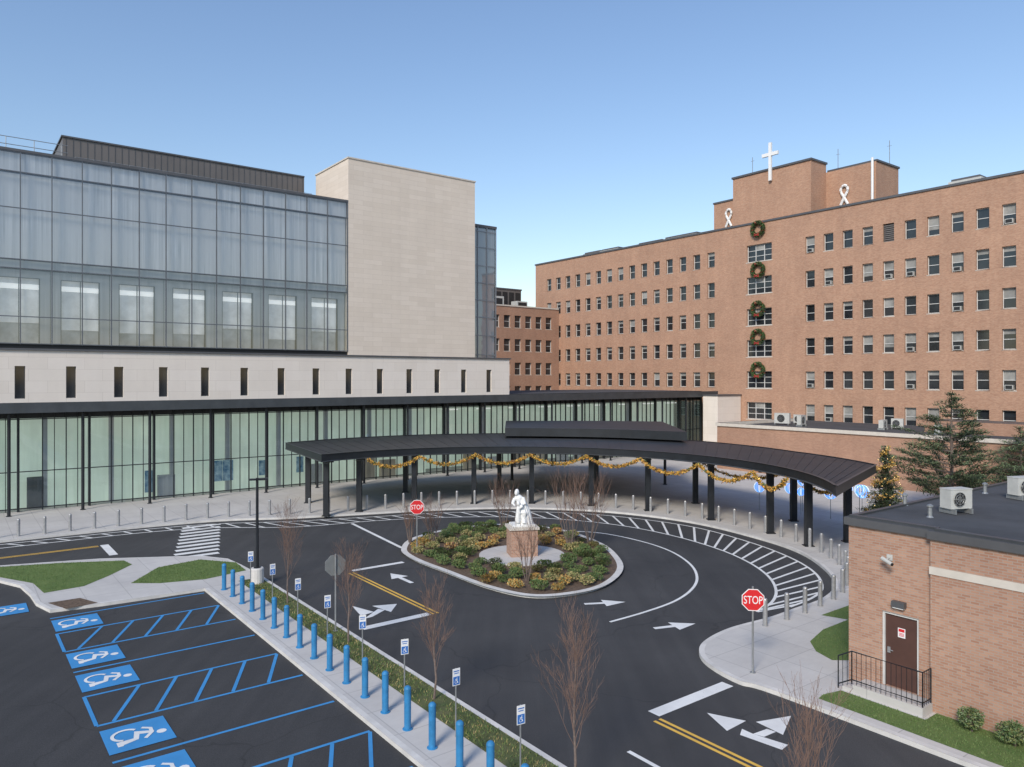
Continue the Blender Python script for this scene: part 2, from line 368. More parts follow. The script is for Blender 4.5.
# markings
mk1=MB()
outer=smooth([W(-60,48.75),W(-20,48.75),W(2,48.75),W(11.8,48.05)]+[G(*p) for p in((290,521.5),(370,517),(440,513),(512,511.5),(580,513.5),(640,519),(698,528),(752,543),(791,558),(815,573),(822,588),(812,598),(790,607))],10)
inner=smooth([W(-60,47.7),W(-20,47.7),W(2,47.7),W(11.2,47.1)]+[G(*p) for p in((295,527),(372,521),(440,517.5),(512,517),(570,520),(624,526),(674,536),(718,549),(748,562),(768,576),(776,590),(772,602),(757,612))],10)
mk1.ribbon(outer,.12,.005,'white');mk1.ribbon(inner,.12,.005,'white')
def lerp(a,b,f): return (a[0]+(b[0]-a[0])*f,a[1]+(b[1]-a[1])*f)
def at(path,f):
    f=max(0,min(len(path)-1.001,f));i=int(f);return lerp(path[i],path[i+1],f-i)
i=6.0
while i<len(outer)-1:
    a=at(outer,i);d=(Vector(at(outer,i+.5))-Vector(a)).length*2;wd=(Vector(a)-Vector(at(inner,i))).length
    mk1.ribbon([a,at(inner,min(len(inner)-1,i+wd*.75/max(d,.05)))],.13,.009,'white');i+=1.15/max(d,.05)
mk1.ribbon(smooth([G(*p) for p in((556,530.5),(600,533),(640,541),(670,551),(690,564),(697,577),(692,589),(675,601),(645,612),(610,622))],6),.12,.005,'white')
def seg(s0,t0,s1,t1,w,m='white',z=.005): mk1.ribbon([W(s0,t0),W(s1,t1)],w,z,m)
for o in(-.1,.1): seg(14.9+o,24.4,14.9+o,31.9,.1,'yellow');seg(14.9+o,13.3,14.9+o,-30,.1,'yellow')
seg(-60,45.0,6.5,45.0,.1,'yellow');seg(-60,45.2,6.5,45.2,.1,'yellow');seg(6.8,42.4,6.8,45.3,.4)
seg(11.9,24.55,14.7,24.55,.35);seg(15.1,32.2,17.8,32.2,.3);seg(15.1,13.6,18.3,13.6,.4);seg(13.1,12.6,13.1,9.5,.12);seg(13.1,8,13.1,4,.12)
mk1.ribbon([G(352,523.5),G(402,548)],.2,.005,'white')
for i in range(10): seg(9.0+.28*i*.9,39.7+i*.86,11.2+.28*i*.9,39.7+i*.86,.42)
def arrow(c,d,L=2.0,sz=.55,m='white'):
    d=Vector(d).normalized();n=Vector((-d.y,d.x));c=Vector(c);e=c+d*(L/2);q=e-d*sz*1.5
    mk1.ribbon([tuple(c-d*(L/2)),tuple(q)],.2,.005,m)
    mk1.face([(*e,.005),(*(q+n*sz*.7),.005),(*(q-n*sz*.7),.005)],m)
def poly(pts): mk1.face([(*G(u,v),.005) for u,v in pts],'white')
D=Vector(W(0,1))-Vector(W(0,0))
# pair of lane arrows before each stop line: plain head, and head with short bent stem
poly([(707,713),(746,721),(727,731)]);poly([(756,722),(791,716),(783,735)]);poly([(767,729),(776,732),(764,737),(753,734)]);poly([(741,731),(753,734),(790,744),(784,749),(741,736)][:0] or [(742,729),(753,734),(788,745),(782,750),(740,735)])
poly([(352,606),(374,612),(361,616)]);poly([(372,606),(397,604),(391,612)]);poly([(378,609),(385,610),(372,617),(364,619)])
arrow(W(16.3,29.7),D,2.0,.6)
arrow(G(605,603),(1,.16),1.7,.6);arrow(G(675,626),(1,.32),1.7,.6)
struct(mk1,'road_markings')
pk=MB();zb=.009
def ps(s0,t0,s1,t1,w=.1): pk.ribbon([W(s0,t0),W(s1,t1)],w,zb,'blue')
lines=[32.6,30.5,28.35,26.2,24.0,21.8,19.5,17.3,15.1,12.9,10.6,8.4,6.2]
for t in lines: ps(3.1,t,8.6,t)
for a,c in((30.5,28.35),(24.0,21.8),(17.3,15.1),(10.6,8.4)):
    pk.ribbon([W(3.1,a),W(3.1,c)],.1,zb+.008,'blue');
    for k in range(5):
        s=3.5+k*1.02;pk.ribbon([W(s,c+.05),W(s+1.0,a-.05)],.1,zb+.004,'blue')
def isa(mb,ctr,up,right,sz,z,fg='white',bg='blue',P3=None,dz=.004):
    f=P3 or (lambda x,y,l:(ctr[0]+right[0]*x*sz+up[0]*y*sz,ctr[1]+right[1]*x*sz+up[1]*y*sz,z+dz*l))
    def rib(pts,w,l=1):
        P=[Vector(p) for p in pts];L=[];R=[]
        for i in range(len(P)):
            d=(P[min(i+1,len(P)-1)]-P[max(i-1,0)]).normalized()
            n=Vector((-d.y,d.x))*w/2
            if 0<i<len(P)-1:
                c=abs(d.dot((P[i+1]-P[i]).normalized()));n/=max(c,.5)
            L.append(P[i]+n);R.append(P[i]-n)
        for i in range(len(P)-1): mb.face([f(*L[i],l),f(*R[i],l),f(*R[i+1],l),f(*L[i+1],l)],fg)
    mb.face([f(-.5,-.5,0),f(.5,-.5,0),f(.5,.5,0),f(-.5,.5,0)],bg)
    mb.face([f(.1+.08*math.cos(k*.6283),.35+.08*math.sin(k*.6283),1) for k in range(10)],fg)
    rib([(.04,.24),(-.07,.0),(.15,-.05),(.2,-.3),(.3,-.3)],.085,1);rib([(-.22,.1),(-.12,.22),(.05,.21),(.22,.08)],.06,2)
    rib([(-.08+.2*math.cos(math.radians(a)),-.17+.2*math.sin(math.radians(a))) for a in range(125,345,12)],.055,3)
up=Vector(W(1,0));rt=Vector(W(0,-1))
for t in(31.5,27.3,25.1,20.65,18.4,14.0,11.8):
    isa(pk,W(3.85,t),up,rt,1.5,.02)
isa(pk,G(6,611),up,rt,1.4,.02)
struct(pk,'parking_markings')
b=MB();b.hexa([G(48,606),G(80,601),G(98,606),G(66,612)],.12,.128,'mulch')
struct(b,'tactile_paving')

# ---------------------------------------------------------------- bollards
def bollard():
    b=MB();b.lathe([(.11,0),(.11,.02),(.085,.025),(.085,.84),(.09,.845),(.09,.87),(.085,.875),(.085,.93),(.07,.97),(.03,.99),(.001,.995)],12,'steel')
    return tag(b.done('bollard',smooth=False,origin=(0,0,0)),'brushed steel bollard standing on the kerbside pavement','bollard','steel bollards along the pavement edge')
T=bollard();first=True
bl=[W(-8,50.1),W(2.3,50.1),W(12.5,49.4)]+[G(*p) for p in((297,515.5),(374,511),(441,507),(512,505.5),(582,507.5),(643,512.5),(708,521.5),(770,536),(812,550),(838,566),(848,580),(842,596),(822,608),(797,619),(772,627),(746,634))]
for p in resample(smooth(bl,8),1.25):
    if first: T.location=(p[0],p[1],.12);first=False
    else: dup(T,(p[0],p[1],.12))
b=MB();b.lathe([(.13,0),(.13,.02),(.088,.03),(.088,1.0),(.093,1.005),(.093,1.03),(.082,1.06),(.05,1.09),(.001,1.1)],14,'bblue')
T=tag(b.done('blue_bollard',origin=(0,0,0)),'blue plastic sleeved bollard beside the accessible parking bays','bollard','blue bollards along the parking bays')
k=0
t=32.2
while t>8:
    if k==0:T.location=(*W(9.3,t),.12)
    else: dup(T,(*W(9.3,t),.12),random.random()*6)
    k+=1;t-=1.2

# ---------------------------------------------------------------- signs
def textmesh(body,size,mat,depth=.004):
    cu=bpy.data.curves.new('t','FONT');cu.body=body;cu.size=size;cu.align_x='CENTER';cu.align_y='CENTER';cu.extrude=depth
    o=bpy.data.objects.new('t',cu);COL.objects.link(o);bpy.context.view_layer.update()
    me=bpy.data.meshes.new_from_object(o.evaluated_get(bpy.context.evaluated_depsgraph_get()));bpy.data.objects.remove(o)
    me.transform(Matrix.Rotation(math.pi/2,4,'X'));me.materials.clear();me.materials.append(M[mat]);return me
def stop_sign(loc,rot,h=2.85,label='red octagonal stop sign on a galvanised post',R0=.36):
    r=thing('stop_sign',label,'sign',(0,0,0))
    b=MB();b.tube([(0,.03,0),(0,.03,h)],.03,8,'galv');b.lathe([(.09,0),(.09,.02),(.03,.025)],8,'galv',(0,.03,0));b.done('post',r,origin=(0,0,0))
    def octo(R,y0,y1,m,name):
        b=MB();p=[(R*math.cos(math.radians(22.5+45*i)),R*math.sin(math.radians(22.5+45*i))+h-.4) for i in range(8)]
        b.face([(x,y0,z) for x,z in p],m);b.face([(x,y1,z) for x,z in p][::-1],'signbk')
        for i in range(8):
            a,c=p[i],p[(i+1)%8];b.face([(a[0],y0,a[1]),(a[0],y1,a[1]),(c[0],y1,c[1]),(c[0],y0,c[1])],m)
        return b.done(name,r,origin=(0,0,0))
    octo(R0+.025,-.008,0,'swhite','border');octo(R0,-.012,-.0085,'red','plate')
    me=textmesh('STOP',.32,'swhite');o=bpy.data.objects.new('lettering',me);COL.objects.link(o);POS[o.name]=Vector((0,-.016,h-.41));attach(o,r);o.scale=(.84*R0/.38,1,1.05)
    r.location=loc;r.rotation_euler=(0,0,rot);return r
x,y=G(753,677);stop_sign((x,y,.12),math.radians(-8),2.6,R0=.33)
x,y=G(417,556);stop_sign((x,y,.12),math.radians(6),2.75,'red stop sign on a post beside planted roundabout island')
stop_sign((*W(10.9,24.6),.12),math.radians(180+25),2.7,'stop sign seen from its bare metal back on a post')
r=thing('parking_sign','small white and blue accessible parking sign on a post','sign',(0,0,0),'accessible parking signs beside the bays')
b=MB();b.tube([(0,.02,0),(0,.02,1.7)],.02,6,'galv');b.done('post',r,origin=(0,0,0))
b=MB();b.xbox(-.105,.105,-.006,0,1.28,1.7,'swhite');b.xbox(-.09,.09,-.009,-.0065,1.3,1.5,'sblue')
isa(b,None,None,None,1,0,'swhite','sblue',P3=lambda x,y,l:(x*.17,-.0095-.0006*l,1.4+y*.17));b.xbox(-.08,.08,-.009,-.0065,1.62,1.645,'sblue');b.xbox(-.065,.065,-.009,-.0065,1.57,1.59,'sblue');b.done('plate',r,origin=(0,0,0))
for i in range(8):
    p=(*W(10.05,12.9+i*2.6),.12);rz=math.radians(30)
    if i==0: r.location=p;r.rotation_euler=(0,0,rz)
    else: dup(r,p,rz+random.gauss(0,.08))

# ---------------------------------------------------------------- lamp
def lamp(loc,h,rot):
    r=thing('street_lamp','black steel lamp post with flat head on concrete base','street lamp',(0,0,0))
    b=MB();b.lathe([(.28,0),(.28,.62),(.25,.66)],16,'kerb');b.done('base',r,origin=(0,0,0))
    b=MB();b.tube([(0,0,.62),(0,0,h)],[.07,.055],10,'dark');b.lathe([(.15,.66),(.15,.7),(.08,.72)],10,'dark');b.done('post',r,origin=(0,0,0))
    b=MB();b.tube([(0,0,h-.08),(.1,0,h-.05)],.03,6,'dark');b.obox(.25,0,.4,.26,h-.1,h-.02,0,'dark');b.obox(-.2,0,.3,.2,h-.1,h-.03,0,'dark');b.obox(.25,0,.3,.18,h-.108,h-.101,0,'swhite');b.done('lamp_head',r,origin=(0,0,0))
    r.location=loc;r.rotation_euler=(0,0,rot)
lamp((*W(10.75,32.4),.12),4.55,.3)

# ---------------------------------------------------------------- modern building
LB=thing('modern_hospital_building','modern hospital with glass curtain wall, beige stone tower and pale base','building',(*W(20,70),0))
GT=59.25;S0=-9.0;S1=74.2
b=MB();b.box(S0,44.7,GT+.35,82,7.4,10.85,'lime2','roof');b.box(S0-.1,44.85,GT-.12,82.1,10.85,10.98,'coping','roof')
sl=[s_on(20,GT)+i*(s_on(489,GT)-s_on(20,GT))/13 for i in range(-3,14)]
ops=[(s-.3,s+.3,7.62,9.8) for s in sl]
wallgrid(b,'t',GT,S0,44.7,7.3,10.85,ops,'lime2',.3)
b.box(44.4,44.7,GT+.002,GT+.35,7.4,10.85,'lime2');b.done('stone_base_wall',LB)
mb=MB();mb.box(-.3,.3,-.02,.02,0,2.18,'wglass')
mb.box(-.3,-.25,-.05,-.021,0,2.18,'mull');mb.box(.25,.3,-.05,-.021,0,2.18,'mull');mb.box(-.25,.25,-.045,-.021,0,.05,'mull')
slit=mesh_only(mb,'slit_window',(0,0,0))
for s in sl: inst('slit_window',slit,(*W(s,GT+.22),7.62),LB)
b=MB();b.box(27.4,40.5,GT-.08,66.2,10.98,27.8,'lime');b.box(27.33,40.57,GT-.15,66.27,27.8,27.92,'stone','roof');b.done('stone_tower',LB)
MOD=1.8;sx=[27.35-MOD*i for i in range(0,20)]
zl=[11.3,13.1,16.3,16.9,20.3,22.7,24.0]
b=MB()
for s in sx: b.box(s-.03,s+.03,GT-.08,GT+.05,11.25,24.02,'mull1')
for z in zl: b.box(sx[-1],27.35,GT-.06,GT+.045,z-.03,z+.03,'mull1')
b.box(sx[-1],27.38,GT-.1,GT+.6,24.03,24.2,'coping');b.box(sx[-1],27.38,GT+.1,GT+.6,10.99,11.24,'black');b.done('curtain_wall_frame',LB)
for lo,hi,nm in((11.3,16.3,'a'),(16.3,24.0,'b')):
    mb=MB();mb.face([(*W(-MOD/2,0),0),(*W(MOD/2,0),0),(*W(MOD/2,0),hi-lo),(*W(-MOD/2,0),hi-lo)],'glass');me=mesh_only(mb,'window_pane',(0,0,0))
    for s in sx[:-1]: inst('window_pane',me,(*W(s-MOD/2,GT),lo),LB)
b=MB()
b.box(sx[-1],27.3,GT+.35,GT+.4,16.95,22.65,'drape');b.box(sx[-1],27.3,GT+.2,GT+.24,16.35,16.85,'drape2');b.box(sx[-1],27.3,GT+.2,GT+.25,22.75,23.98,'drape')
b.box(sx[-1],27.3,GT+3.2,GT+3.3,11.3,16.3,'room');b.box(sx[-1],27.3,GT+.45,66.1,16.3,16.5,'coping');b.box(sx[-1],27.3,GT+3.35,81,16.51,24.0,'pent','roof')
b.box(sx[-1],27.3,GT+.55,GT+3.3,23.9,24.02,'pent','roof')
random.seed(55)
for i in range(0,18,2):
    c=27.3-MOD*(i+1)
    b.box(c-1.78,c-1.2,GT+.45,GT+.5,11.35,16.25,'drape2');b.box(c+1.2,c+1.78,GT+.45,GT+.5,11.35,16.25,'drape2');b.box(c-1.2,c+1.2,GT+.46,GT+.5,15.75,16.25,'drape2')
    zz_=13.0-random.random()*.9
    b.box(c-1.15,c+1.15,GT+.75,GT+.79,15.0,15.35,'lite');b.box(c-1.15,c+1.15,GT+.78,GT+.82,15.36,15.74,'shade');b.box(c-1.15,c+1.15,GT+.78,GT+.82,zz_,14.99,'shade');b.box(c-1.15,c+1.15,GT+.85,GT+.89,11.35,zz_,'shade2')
    for e in(-1.2,-.03,1.14): b.box(c+e,c+e+.06,GT+.52,GT+.58,11.35,15.74,'mull1')
b.done('interior_rooms',LB)
b=MB();s1=26.2;b.box(7.1,s1,66,78,24.05,27.4,'pent');b.box(7.0,s1,65.9,78.1,27.4,27.52,'coping','roof')
for i in range(40):
    s=7.3+i*.48
    if s<s1:b.box(s,s+.03,65.97,66,24.1,27.4,'coping')
b.done('rooftop_penthouse',LB)
b=MB()
for i in range(25):
    s=-8+i*1.6
    if s<7: b.tube([(*W(s,60.2),24.1),(*W(s,60.2),25.2)],.025,5,'galv')
for z in(24.7,25.2): b.tube([(*W(-8,60.2),z),(*W(6.8,60.2),z)],.025,5,'galv')
for i in range(16): b.tube([(*W(7.5+i*1.2,62.5),24.1),(*W(7.5+i*1.2,62.5),25.1)],.02,5,'galv')
b.tube([(*W(7.5,62.5),25.1),(*W(25.5,62.5),25.1)],.022,5,'galv');b.done('roof_railing',LB)
b=MB();b.box(40.5,43.9,60.6,76,10.98,23.9,'black');b.box(40.6,44.0,60.4,76,23.9,24.15,'coping','roof')
b.box(40.6,43.8,60.55,60.59,11,23.8,'drape2');b.done('glass_stair_core',LB)
b=MB();b.face([(*W(40.5,60.5),11),(*W(43.9,60.5),11),(*W(43.9,60.5),23.9),(*W(40.5,60.5),23.9)],'glass')
b.face([(*W(44,60.5),11),(*W(44,76),11),(*W(44,76),23.9),(*W(44,60.5),23.9)],'glass');b.done('window_pane',LB)
b=MB()
for s in(40.6,41.7,42.8,43.9): b.box(s-.04,s+.04,60.4,60.48,11,23.9,'mull2')
for z in(11.3,13.2,15,16.7,18.4,20.1,21.9,23.5): b.box(40.55,43.9,60.42,60.47,z-.04,z+.04,'mull2')
b.done('curtain_wall_frame',LB)
b=MB();b.box(S0,S1+.3,56.9,GT-.02,6.85,7.3,'dark','roof');b.box(S0,S1+.35,56.8,56.88,6.75,7.42,'mull');b.box(44.9,S1+.3,GT-.02,76,6.85,7.4,'dark','roof')
b.box(S0,S1,GT+.01,GT+.3,6.3,6.84,'dark');b.done('flat_canopy_roof',LB)
b=MB();PM=1.38;n=int((S1-S0)/PM)
for i in range(n+1):
    s=S1-i*PM;w=.06 if i%3 else .14
    b.box(s-w/2,s+w/2,GT-.3 if i%3==0 else GT-.1,GT+.04,.12,6.84,'dark')
    if i%3!=2: b.box(s-PM/2-.02,s-PM/2+.02,GT-.07,GT+.03,.12,6.84,'dark')
for z in(.3,2.75,6.25): b.box(S0,S1,GT-.06,GT+.03,z-.03,z+.03,'dark')
for j in range(12):
    t=GT+1.5*j;b.box(S1-.05,S1+.04,t-.04,t+.04,.12,6.84,'dark')
b.done('lobby_frame',LB)
mb=MB();mb.face([(*W(-PM/2,0),0),(*W(PM/2,0),0),(*W(PM/2,0),6.2),(*W(-PM/2,0),6.2)],'glassg');me=mesh_only(mb,'window_pane',(0,0,0))
for i in range(n): inst('window_pane',me,(*W(S1-PM/2-i*PM,GT),.12),LB)
b=MB();b.face([(*W(S1,GT),.12),(*W(S1,76),.12),(*W(S1,76),6.8),(*W(S1,GT),6.8)],'glassg')
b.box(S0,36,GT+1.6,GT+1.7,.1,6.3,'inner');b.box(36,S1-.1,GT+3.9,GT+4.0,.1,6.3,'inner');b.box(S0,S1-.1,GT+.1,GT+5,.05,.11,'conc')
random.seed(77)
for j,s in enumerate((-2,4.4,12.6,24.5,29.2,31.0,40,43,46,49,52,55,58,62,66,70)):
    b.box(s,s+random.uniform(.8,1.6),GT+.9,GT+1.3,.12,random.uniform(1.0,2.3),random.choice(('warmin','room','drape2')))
for u,z0,z1,w_ in((217,1.0,2.6,.8),(228,1.0,2.6,.8),(262,1.2,2.4,.5),(300,1.2,2.5,.6),(150,.6,2.2,.7)):
    s=s_on(u,GT+.5);b.box(s-w_/2,s+w_/2,GT+.5,GT+.54,z0,z1,'poster')
for j in range(18):
    s=S0+2+j*4.1;b.box(s,s+.3,GT+1.2,GT+1.5,.12,6.3,'drape2')
for j in range(9):
    s=38+j*4.0;b.box(s,s+1.6,GT+1.5,GT+1.9,5.9,6.0,'lite')
b.done('lobby_interior',LB)
mb=MB();mb.tube([(0,0,0),(0,0,6.73)],.1,10,'dark');mb.tube([(0,0,0),(0,0,.04)],.17,10,'dark');me=mesh_only(mb,'post',(0,0,0))
for i in range(20):
    inst('post',me,(*W(S1-.6-i*4.14,57.5),.12),LB)
LBW=thing('stone_entrance_block','plain white stone block joining glass lobby to brick hospital','building',(*W(74.5,56),0))
b=MB();b.box(71.6,76.0,54.6,56.7,.1,6.9,'lime2','roof');b.done('wall',LBW)
b=MB();b.box(71.5,76.05,54.5,56.75,6.9,7.05,'coping');b.done('coping',LBW)

# ---------------------------------------------------------------- brick hospital
BS=76.1;BZ=27.2
HB=thing('brick_hospital_building','long orange brick hospital with rows of windows and rooftop tower','building',(*W(80,50),0))
rows=[23.75,19.95,16.2,12.5,8.8,5.15];ww,wh=1.12,1.85
ta=t_on(1009,BS);tb=t_on(810,BS);d=(tb-ta)/9
mainc=[ta+d*i for i in range(-5,10)]
tw=t_on(759,BS);fa=t_on(711,BS);fb=t_on(549,BS);farc=[fa+(fb-fa)*i/14 for i in range(15)]
ops=[]
for c in mainc+farc:
    for z in rows: ops.append((c-ww/2,c+ww/2,z-wh/2,z+wh/2))
for z in rows: ops.append((tw-1.7,tw+1.7,z-1,z+1))
T0,T1=12.0,93.8
b=MB();wallgrid(b,'s',BS,T0,T1,0,BZ,ops,'brick',.35)
b.box(BS+.36,BS+16,T0,T1-.01,0,BZ-.02,'brick','roof');b.box(BS+.002,BS+.4,T1-.02,T1,0,BZ,'brick');b.box(BS+.002,BS+.4,T0,T0+.02,0,BZ,'brick')
b.done('wall',HB)
b=MB();b.box(BS-.12,BS+.5,T0-.1,T1+.1,BZ,BZ+.22,'coping','coping');b.box(BS+.5,BS+16.1,T1-.4,T1+.1,BZ,BZ+.2,'coping')
b.box(BS+.5,BS+16,T0,T1-.4,BZ-.01,BZ+.02,'roof');b.done('parapet',HB)
def winmesh(kind,mb,o=(0,0,0)):
    def bx(t0,t1,s0,s1,z0,z1,m):
        x0,y0=o[0],o[1];p=[W(s0,t0),W(s1,t0),W(s1,t1),W(s0,t1)];mb.hexa([(a+x0,c+y0) for a,c in p],z0+o[2],z1+o[2],m)
    h=wh;w=ww/2
    bx(-w,w,.04,.06,0,h,'wglass')
    for a,c in((-w,-w+.06),(w-.06,w)): bx(a,c,-.03,.038,0,h,'frame')
    bx(-w+.06,w-.06,-.03,.038,0,.06,'frame');bx(-w+.06,w-.06,-.03,.038,h-.06,h,'frame');bx(-w+.06,w-.06,-.02,.038,h/2-.03,h/2+.03,'frame')
    if kind in(1,2): bx(-w+.06,w-.06,.02,.036,h/2+.03 if kind==1 else h*.3,h-.06,'blind')
    if kind==3: bx(-.32,.32,-.35,.03,.08,.5,'acw');bx(-.27,.27,-.356,-.351,.13,.45,'black');bx(-w+.06,w-.06,.02,.036,h/2+.03,h-.06,'blind')
    if kind==4: bx(-w+.06,w-.06,.02,.036,h*.75,h-.06,'blind')
    bx(-w-.06,w+.06,-.27,-.031,-.09,-.005,'stone')
WM=[]
for k in range(5):
    mb=MB();winmesh(k,mb);WM.append(mesh_only(mb,'window',(0,0,0)))
mb=MB()
def bx(t0,t1,s0,s1,z0,z1,m): mb.box(s0,s1,t0,t1,z0,z1,m)
bx(-1.7,1.7,.04,.06,0,2,'wglass')
for a in(-1.7,-.62,.54,1.62): bx(a,a+.08,-.03,.038,0,2,'frame')
for z in(0,.62,1.28,1.94): bx(-1.62,1.62,-.02,.036,z,z+.06,'frame')
bx(-1.8,1.8,-.3,-.031,-.1,-.005,'stone');bx(-.5,.5,.02,.035,1.3,1.93,'blind')
WT=mesh_only(mb,'triple_window',(0,0,0))
random.seed(3);cnt=0
for c in mainc[3:]:
    for j,z in enumerate(rows):
        if abs(c-(ta+d*5))<.3 and j==0: 
            continue
        inst('window',WM[random.choice((0,0,4,1,0,2,3,4))],(*W(BS+.27,c),z-wh/2),HB);cnt+=1
b=MB()
c=ta+d*5
for i in range(9): b.box(BS+.15,BS+.25,c-ww/2,c+ww/2,rows[0]-wh/2+i*.2,rows[0]-wh/2+i*.2+.12,'pent')
b.box(BS+.27,BS+.3,c-ww/2,c+ww/2,rows[0]-wh/2,rows[0]+wh/2,'black');b.done('louvre_vent',HB)
for z in rows: inst('triple_window',WT,(*W(BS+.27,tw),z-1),HB);cnt+=1
rest=MB()
for c in farc+mainc[:3]:
    for z in rows:
        if cnt<99: inst('window',WM[random.choice((0,0,4,0))],(*W(BS+.27,c),z-wh/2),HB);cnt+=1
        else: winmesh(random.choice((0,0,0,1,4)),rest,(*W(BS+.27,c),z-wh/2))
rest.done('window',HB,kind='stuff')
tA0,tA1=t_on(811,BS+.3),t_on(733,BS+.3)
b=MB();b.box(BS+.3,BS+3.4,tA0,tA1,BZ+.03,33.2,'brick','roof');b.box(BS+.15,BS+3.5,tA0-.12,tA1+.12,33.2,33.42,'coping');
sB=BS+3.4;tB0,tB1=t_on(876,sB),t_on(824,sB)
b.box(sB+.01,sB+5,tB0,tB1+7,BZ+.03,32.3,'brick','roof');b.box(sB+.0,sB+5.1,tB0-.12,tA0-.13,32.3,32.5,'coping')
b.box(BS+1.5,BS+5,tA1+.01,t_on(714,BS+1.5),BZ+.03,31.0,'brick','roof');b.box(BS+1.4,BS+5.1,tA1+.125,t_on(714,BS+1.5)+.1,31.0,31.2,'coping')
b.tube([(*W(sB-.2,tB0+.3),BZ),(*W(sB-.2,tB0+.3),32.7)],.14,8,'swhite');b.done('rooftop_tower',HB)
for (s,t0,t1,z0,z1,m) in((82,66,72,BZ,28.9,'acw'),(84,74,79,BZ,29.3,'pent'),(81,80,84,BZ,28.7,'acw'),(83,86,90,BZ,29.2,'pent'),(80,30,33,BZ,28.6,'acw')):
    b=MB()
    b.box(s,s+4,t0,t1,z0,z1,m);b.box(s+.2,s+3.8,t0+.2,t1-.2,z1,z1+.25,'coping');b.box(s-.03,s-.005,t0+.4,t1-.4,z0+.4,z1-.3,'black')
    b.done('rooftop_equipment',HB)
for (s,t,z0,h) in((sB+4,tB0+.5,32.4,3.0),(sB+3,tB1,32.4,3.2),(sB+3.5,tB1+3,32.4,2.6),(sB-2,tA1-2,33.4,2.2)):
    b=MB();b.tube([(*W(s,t),z0),(*W(s,t),z0+h)],.035,5,'galv');b.tube([(*W(s,t-.25),z0+h*.8),(*W(s,t+.25),z0+h*.8)],.02,4,'galv');b.done('antenna',HB)
cr=thing('cross','tall white latin cross mounted on the brick rooftop tower','cross',(*W(BS+.05,t_on(770,BS)),31.9))
sC,tC=BS+.05,t_on(770,BS);b=MB();b.box(sC-.12,sC+.12,tC-.17,tC+.17,31.9,36.3,'swhite');b.box(sC-.12,sC+.12,tC-1.05,tC-.172,34.75,35.15,'swhite');b.box(sC-.12,sC+.12,tC+.172,tC+1.05,34.75,35.15,'swhite');b.done('beam',cr)
b=MB();b.box(sC+.121,sC+.28,tC-.1,tC+.1,32.1,32.4,'galv');b.done('bracket',cr)
def ribbon_loop(u,v,plane,lab):
    t=t_on(u,plane);z=zat(plane,t,v);b=MB()
    pts=[(.42,-1.1),(.0,-.3),(-.3,.2),(-.4,.5)]+[(math.cos(math.radians(a))*.4,.55+math.sin(math.radians(a))*.5) for a in range(165,10,-15)]+[(.4,.5),(.3,.2),(.0,-.3),(-.42,-1.1)]
    b.tube([(*W(plane-.15-.02*(i%2),t+x),z+y) for i,(x,y) in enumerate(pts)],.15,6,'swhite')
    tag(b.done('awareness_ribbon'),lab,'ribbon','white ribbons on the rooftop tower')
ribbon_loop(845,195,sB,'white looped awareness ribbon fixed to brick tower wall');ribbon_loop(729.5,218,BS+1.5,'white looped awareness ribbon fixed to brick tower wall')
random.seed(5);R=None
for v in(229,270,309,337,370):
    z=zat(BS,tw,v);loc=(*W(BS-.3,tw),z)
    if R is None:
        R=thing('wreath','evergreen christmas wreath with small red bow on brick wall','wreath',loc,'wreaths down the hospital front')
        b=MB()
        for k in range(760):
            a=random.random()*6.283;q=random.random()*6.283;r1=.74+.19*math.cos(q);y=.17*math.sin(q);P=Vector((*W(BS-.3+y,tw+r1*math.cos(a)),z+r1*math.sin(a)))
            e=Vector((random.uniform(-1,1),random.uniform(-1,1),random.uniform(-1,1))).normalized()*.12;f=e.orthogonal().normalized()*.045
            b.face([P-e-f,P+e-f,P+e+f,P-e+f],random.choice(('lf1','needle','needle','lf1','lf1','bow') if k%3==0 else ('lf1','needle','lf1')))
        b.done('greenery',R)
        b=MB()
        for sg in(-1,1):
            b.tube([(*W(BS-.5,tw),z-.72),(*W(BS-.56,tw+sg*.26),z-.58),(*W(BS-.56,tw+sg*.28),z-.86),(*W(BS-.5,tw),z-.74)],.06,5,'bow')
        b.done('bow',R)
    else: dup(R,loc)

MBk=thing('brick_annex_building','four storey brick annex block beside long hospital wing','building',(*W(65,90),0))
ops=[];zr=[17.4,13.9,10.4,6.9];cs=[52+i*2.0 for i in range(12)]
for c in cs:
    for z in zr: ops.append((c-.6,c+.6,z-.9,z+.9))
b=MB();wallgrid(b,'t',88,45,BS-.01,0,19.6,ops,'brickdk',.3);b.box(45,BS-.01,88.31,105,0,19.58,'brickdk','roof');b.done('wall',MBk)
b=MB();b.box(44.9,BS-.13,87.9,88.4,19.6,19.8,'stone');b.done('parapet',MBk)
b=MB();b.box(62,72.5,93,100,19.6,22.8,'pent','roof');b.box(62,72.6,92.9,100.1,22.8,23.0,'coping')
for k in range(8): b.box(62.6+k*1.25,63.5+k*1.25,92.93,92.99,20.2,22.4,'black')
b.done('rooftop_louvres',MBk)
b=MB();b.box(64,66.5,89.5,91.5,19.6,21.2,'acw');b.box(64.3,66.2,89.45,89.49,19.9,20.9,'black');b.done('rooftop_equipment',MBk)
b=MB();b.box(69,71,89.5,91.0,19.6,20.7,'acw');b.box(69.2,70.8,89.45,89.49,19.9,20.5,'black');b.done('rooftop_equipment',MBk)
mb=MB();mb.box(-.6,.6,.04,.06,0,1.8,'wglass');mb.box(-.6,-.53,-.02,.038,0,1.8,'frame');mb.box(.53,.6,-.02,.038,0,1.8,'frame');mb.box(-.53,.53,-.02,.038,.87,.93,'frame');mb.box(-.65,.65,-.25,-.03,-.08,-.004,'stone')
me=mesh_only(mb,'window',(0,0,0))
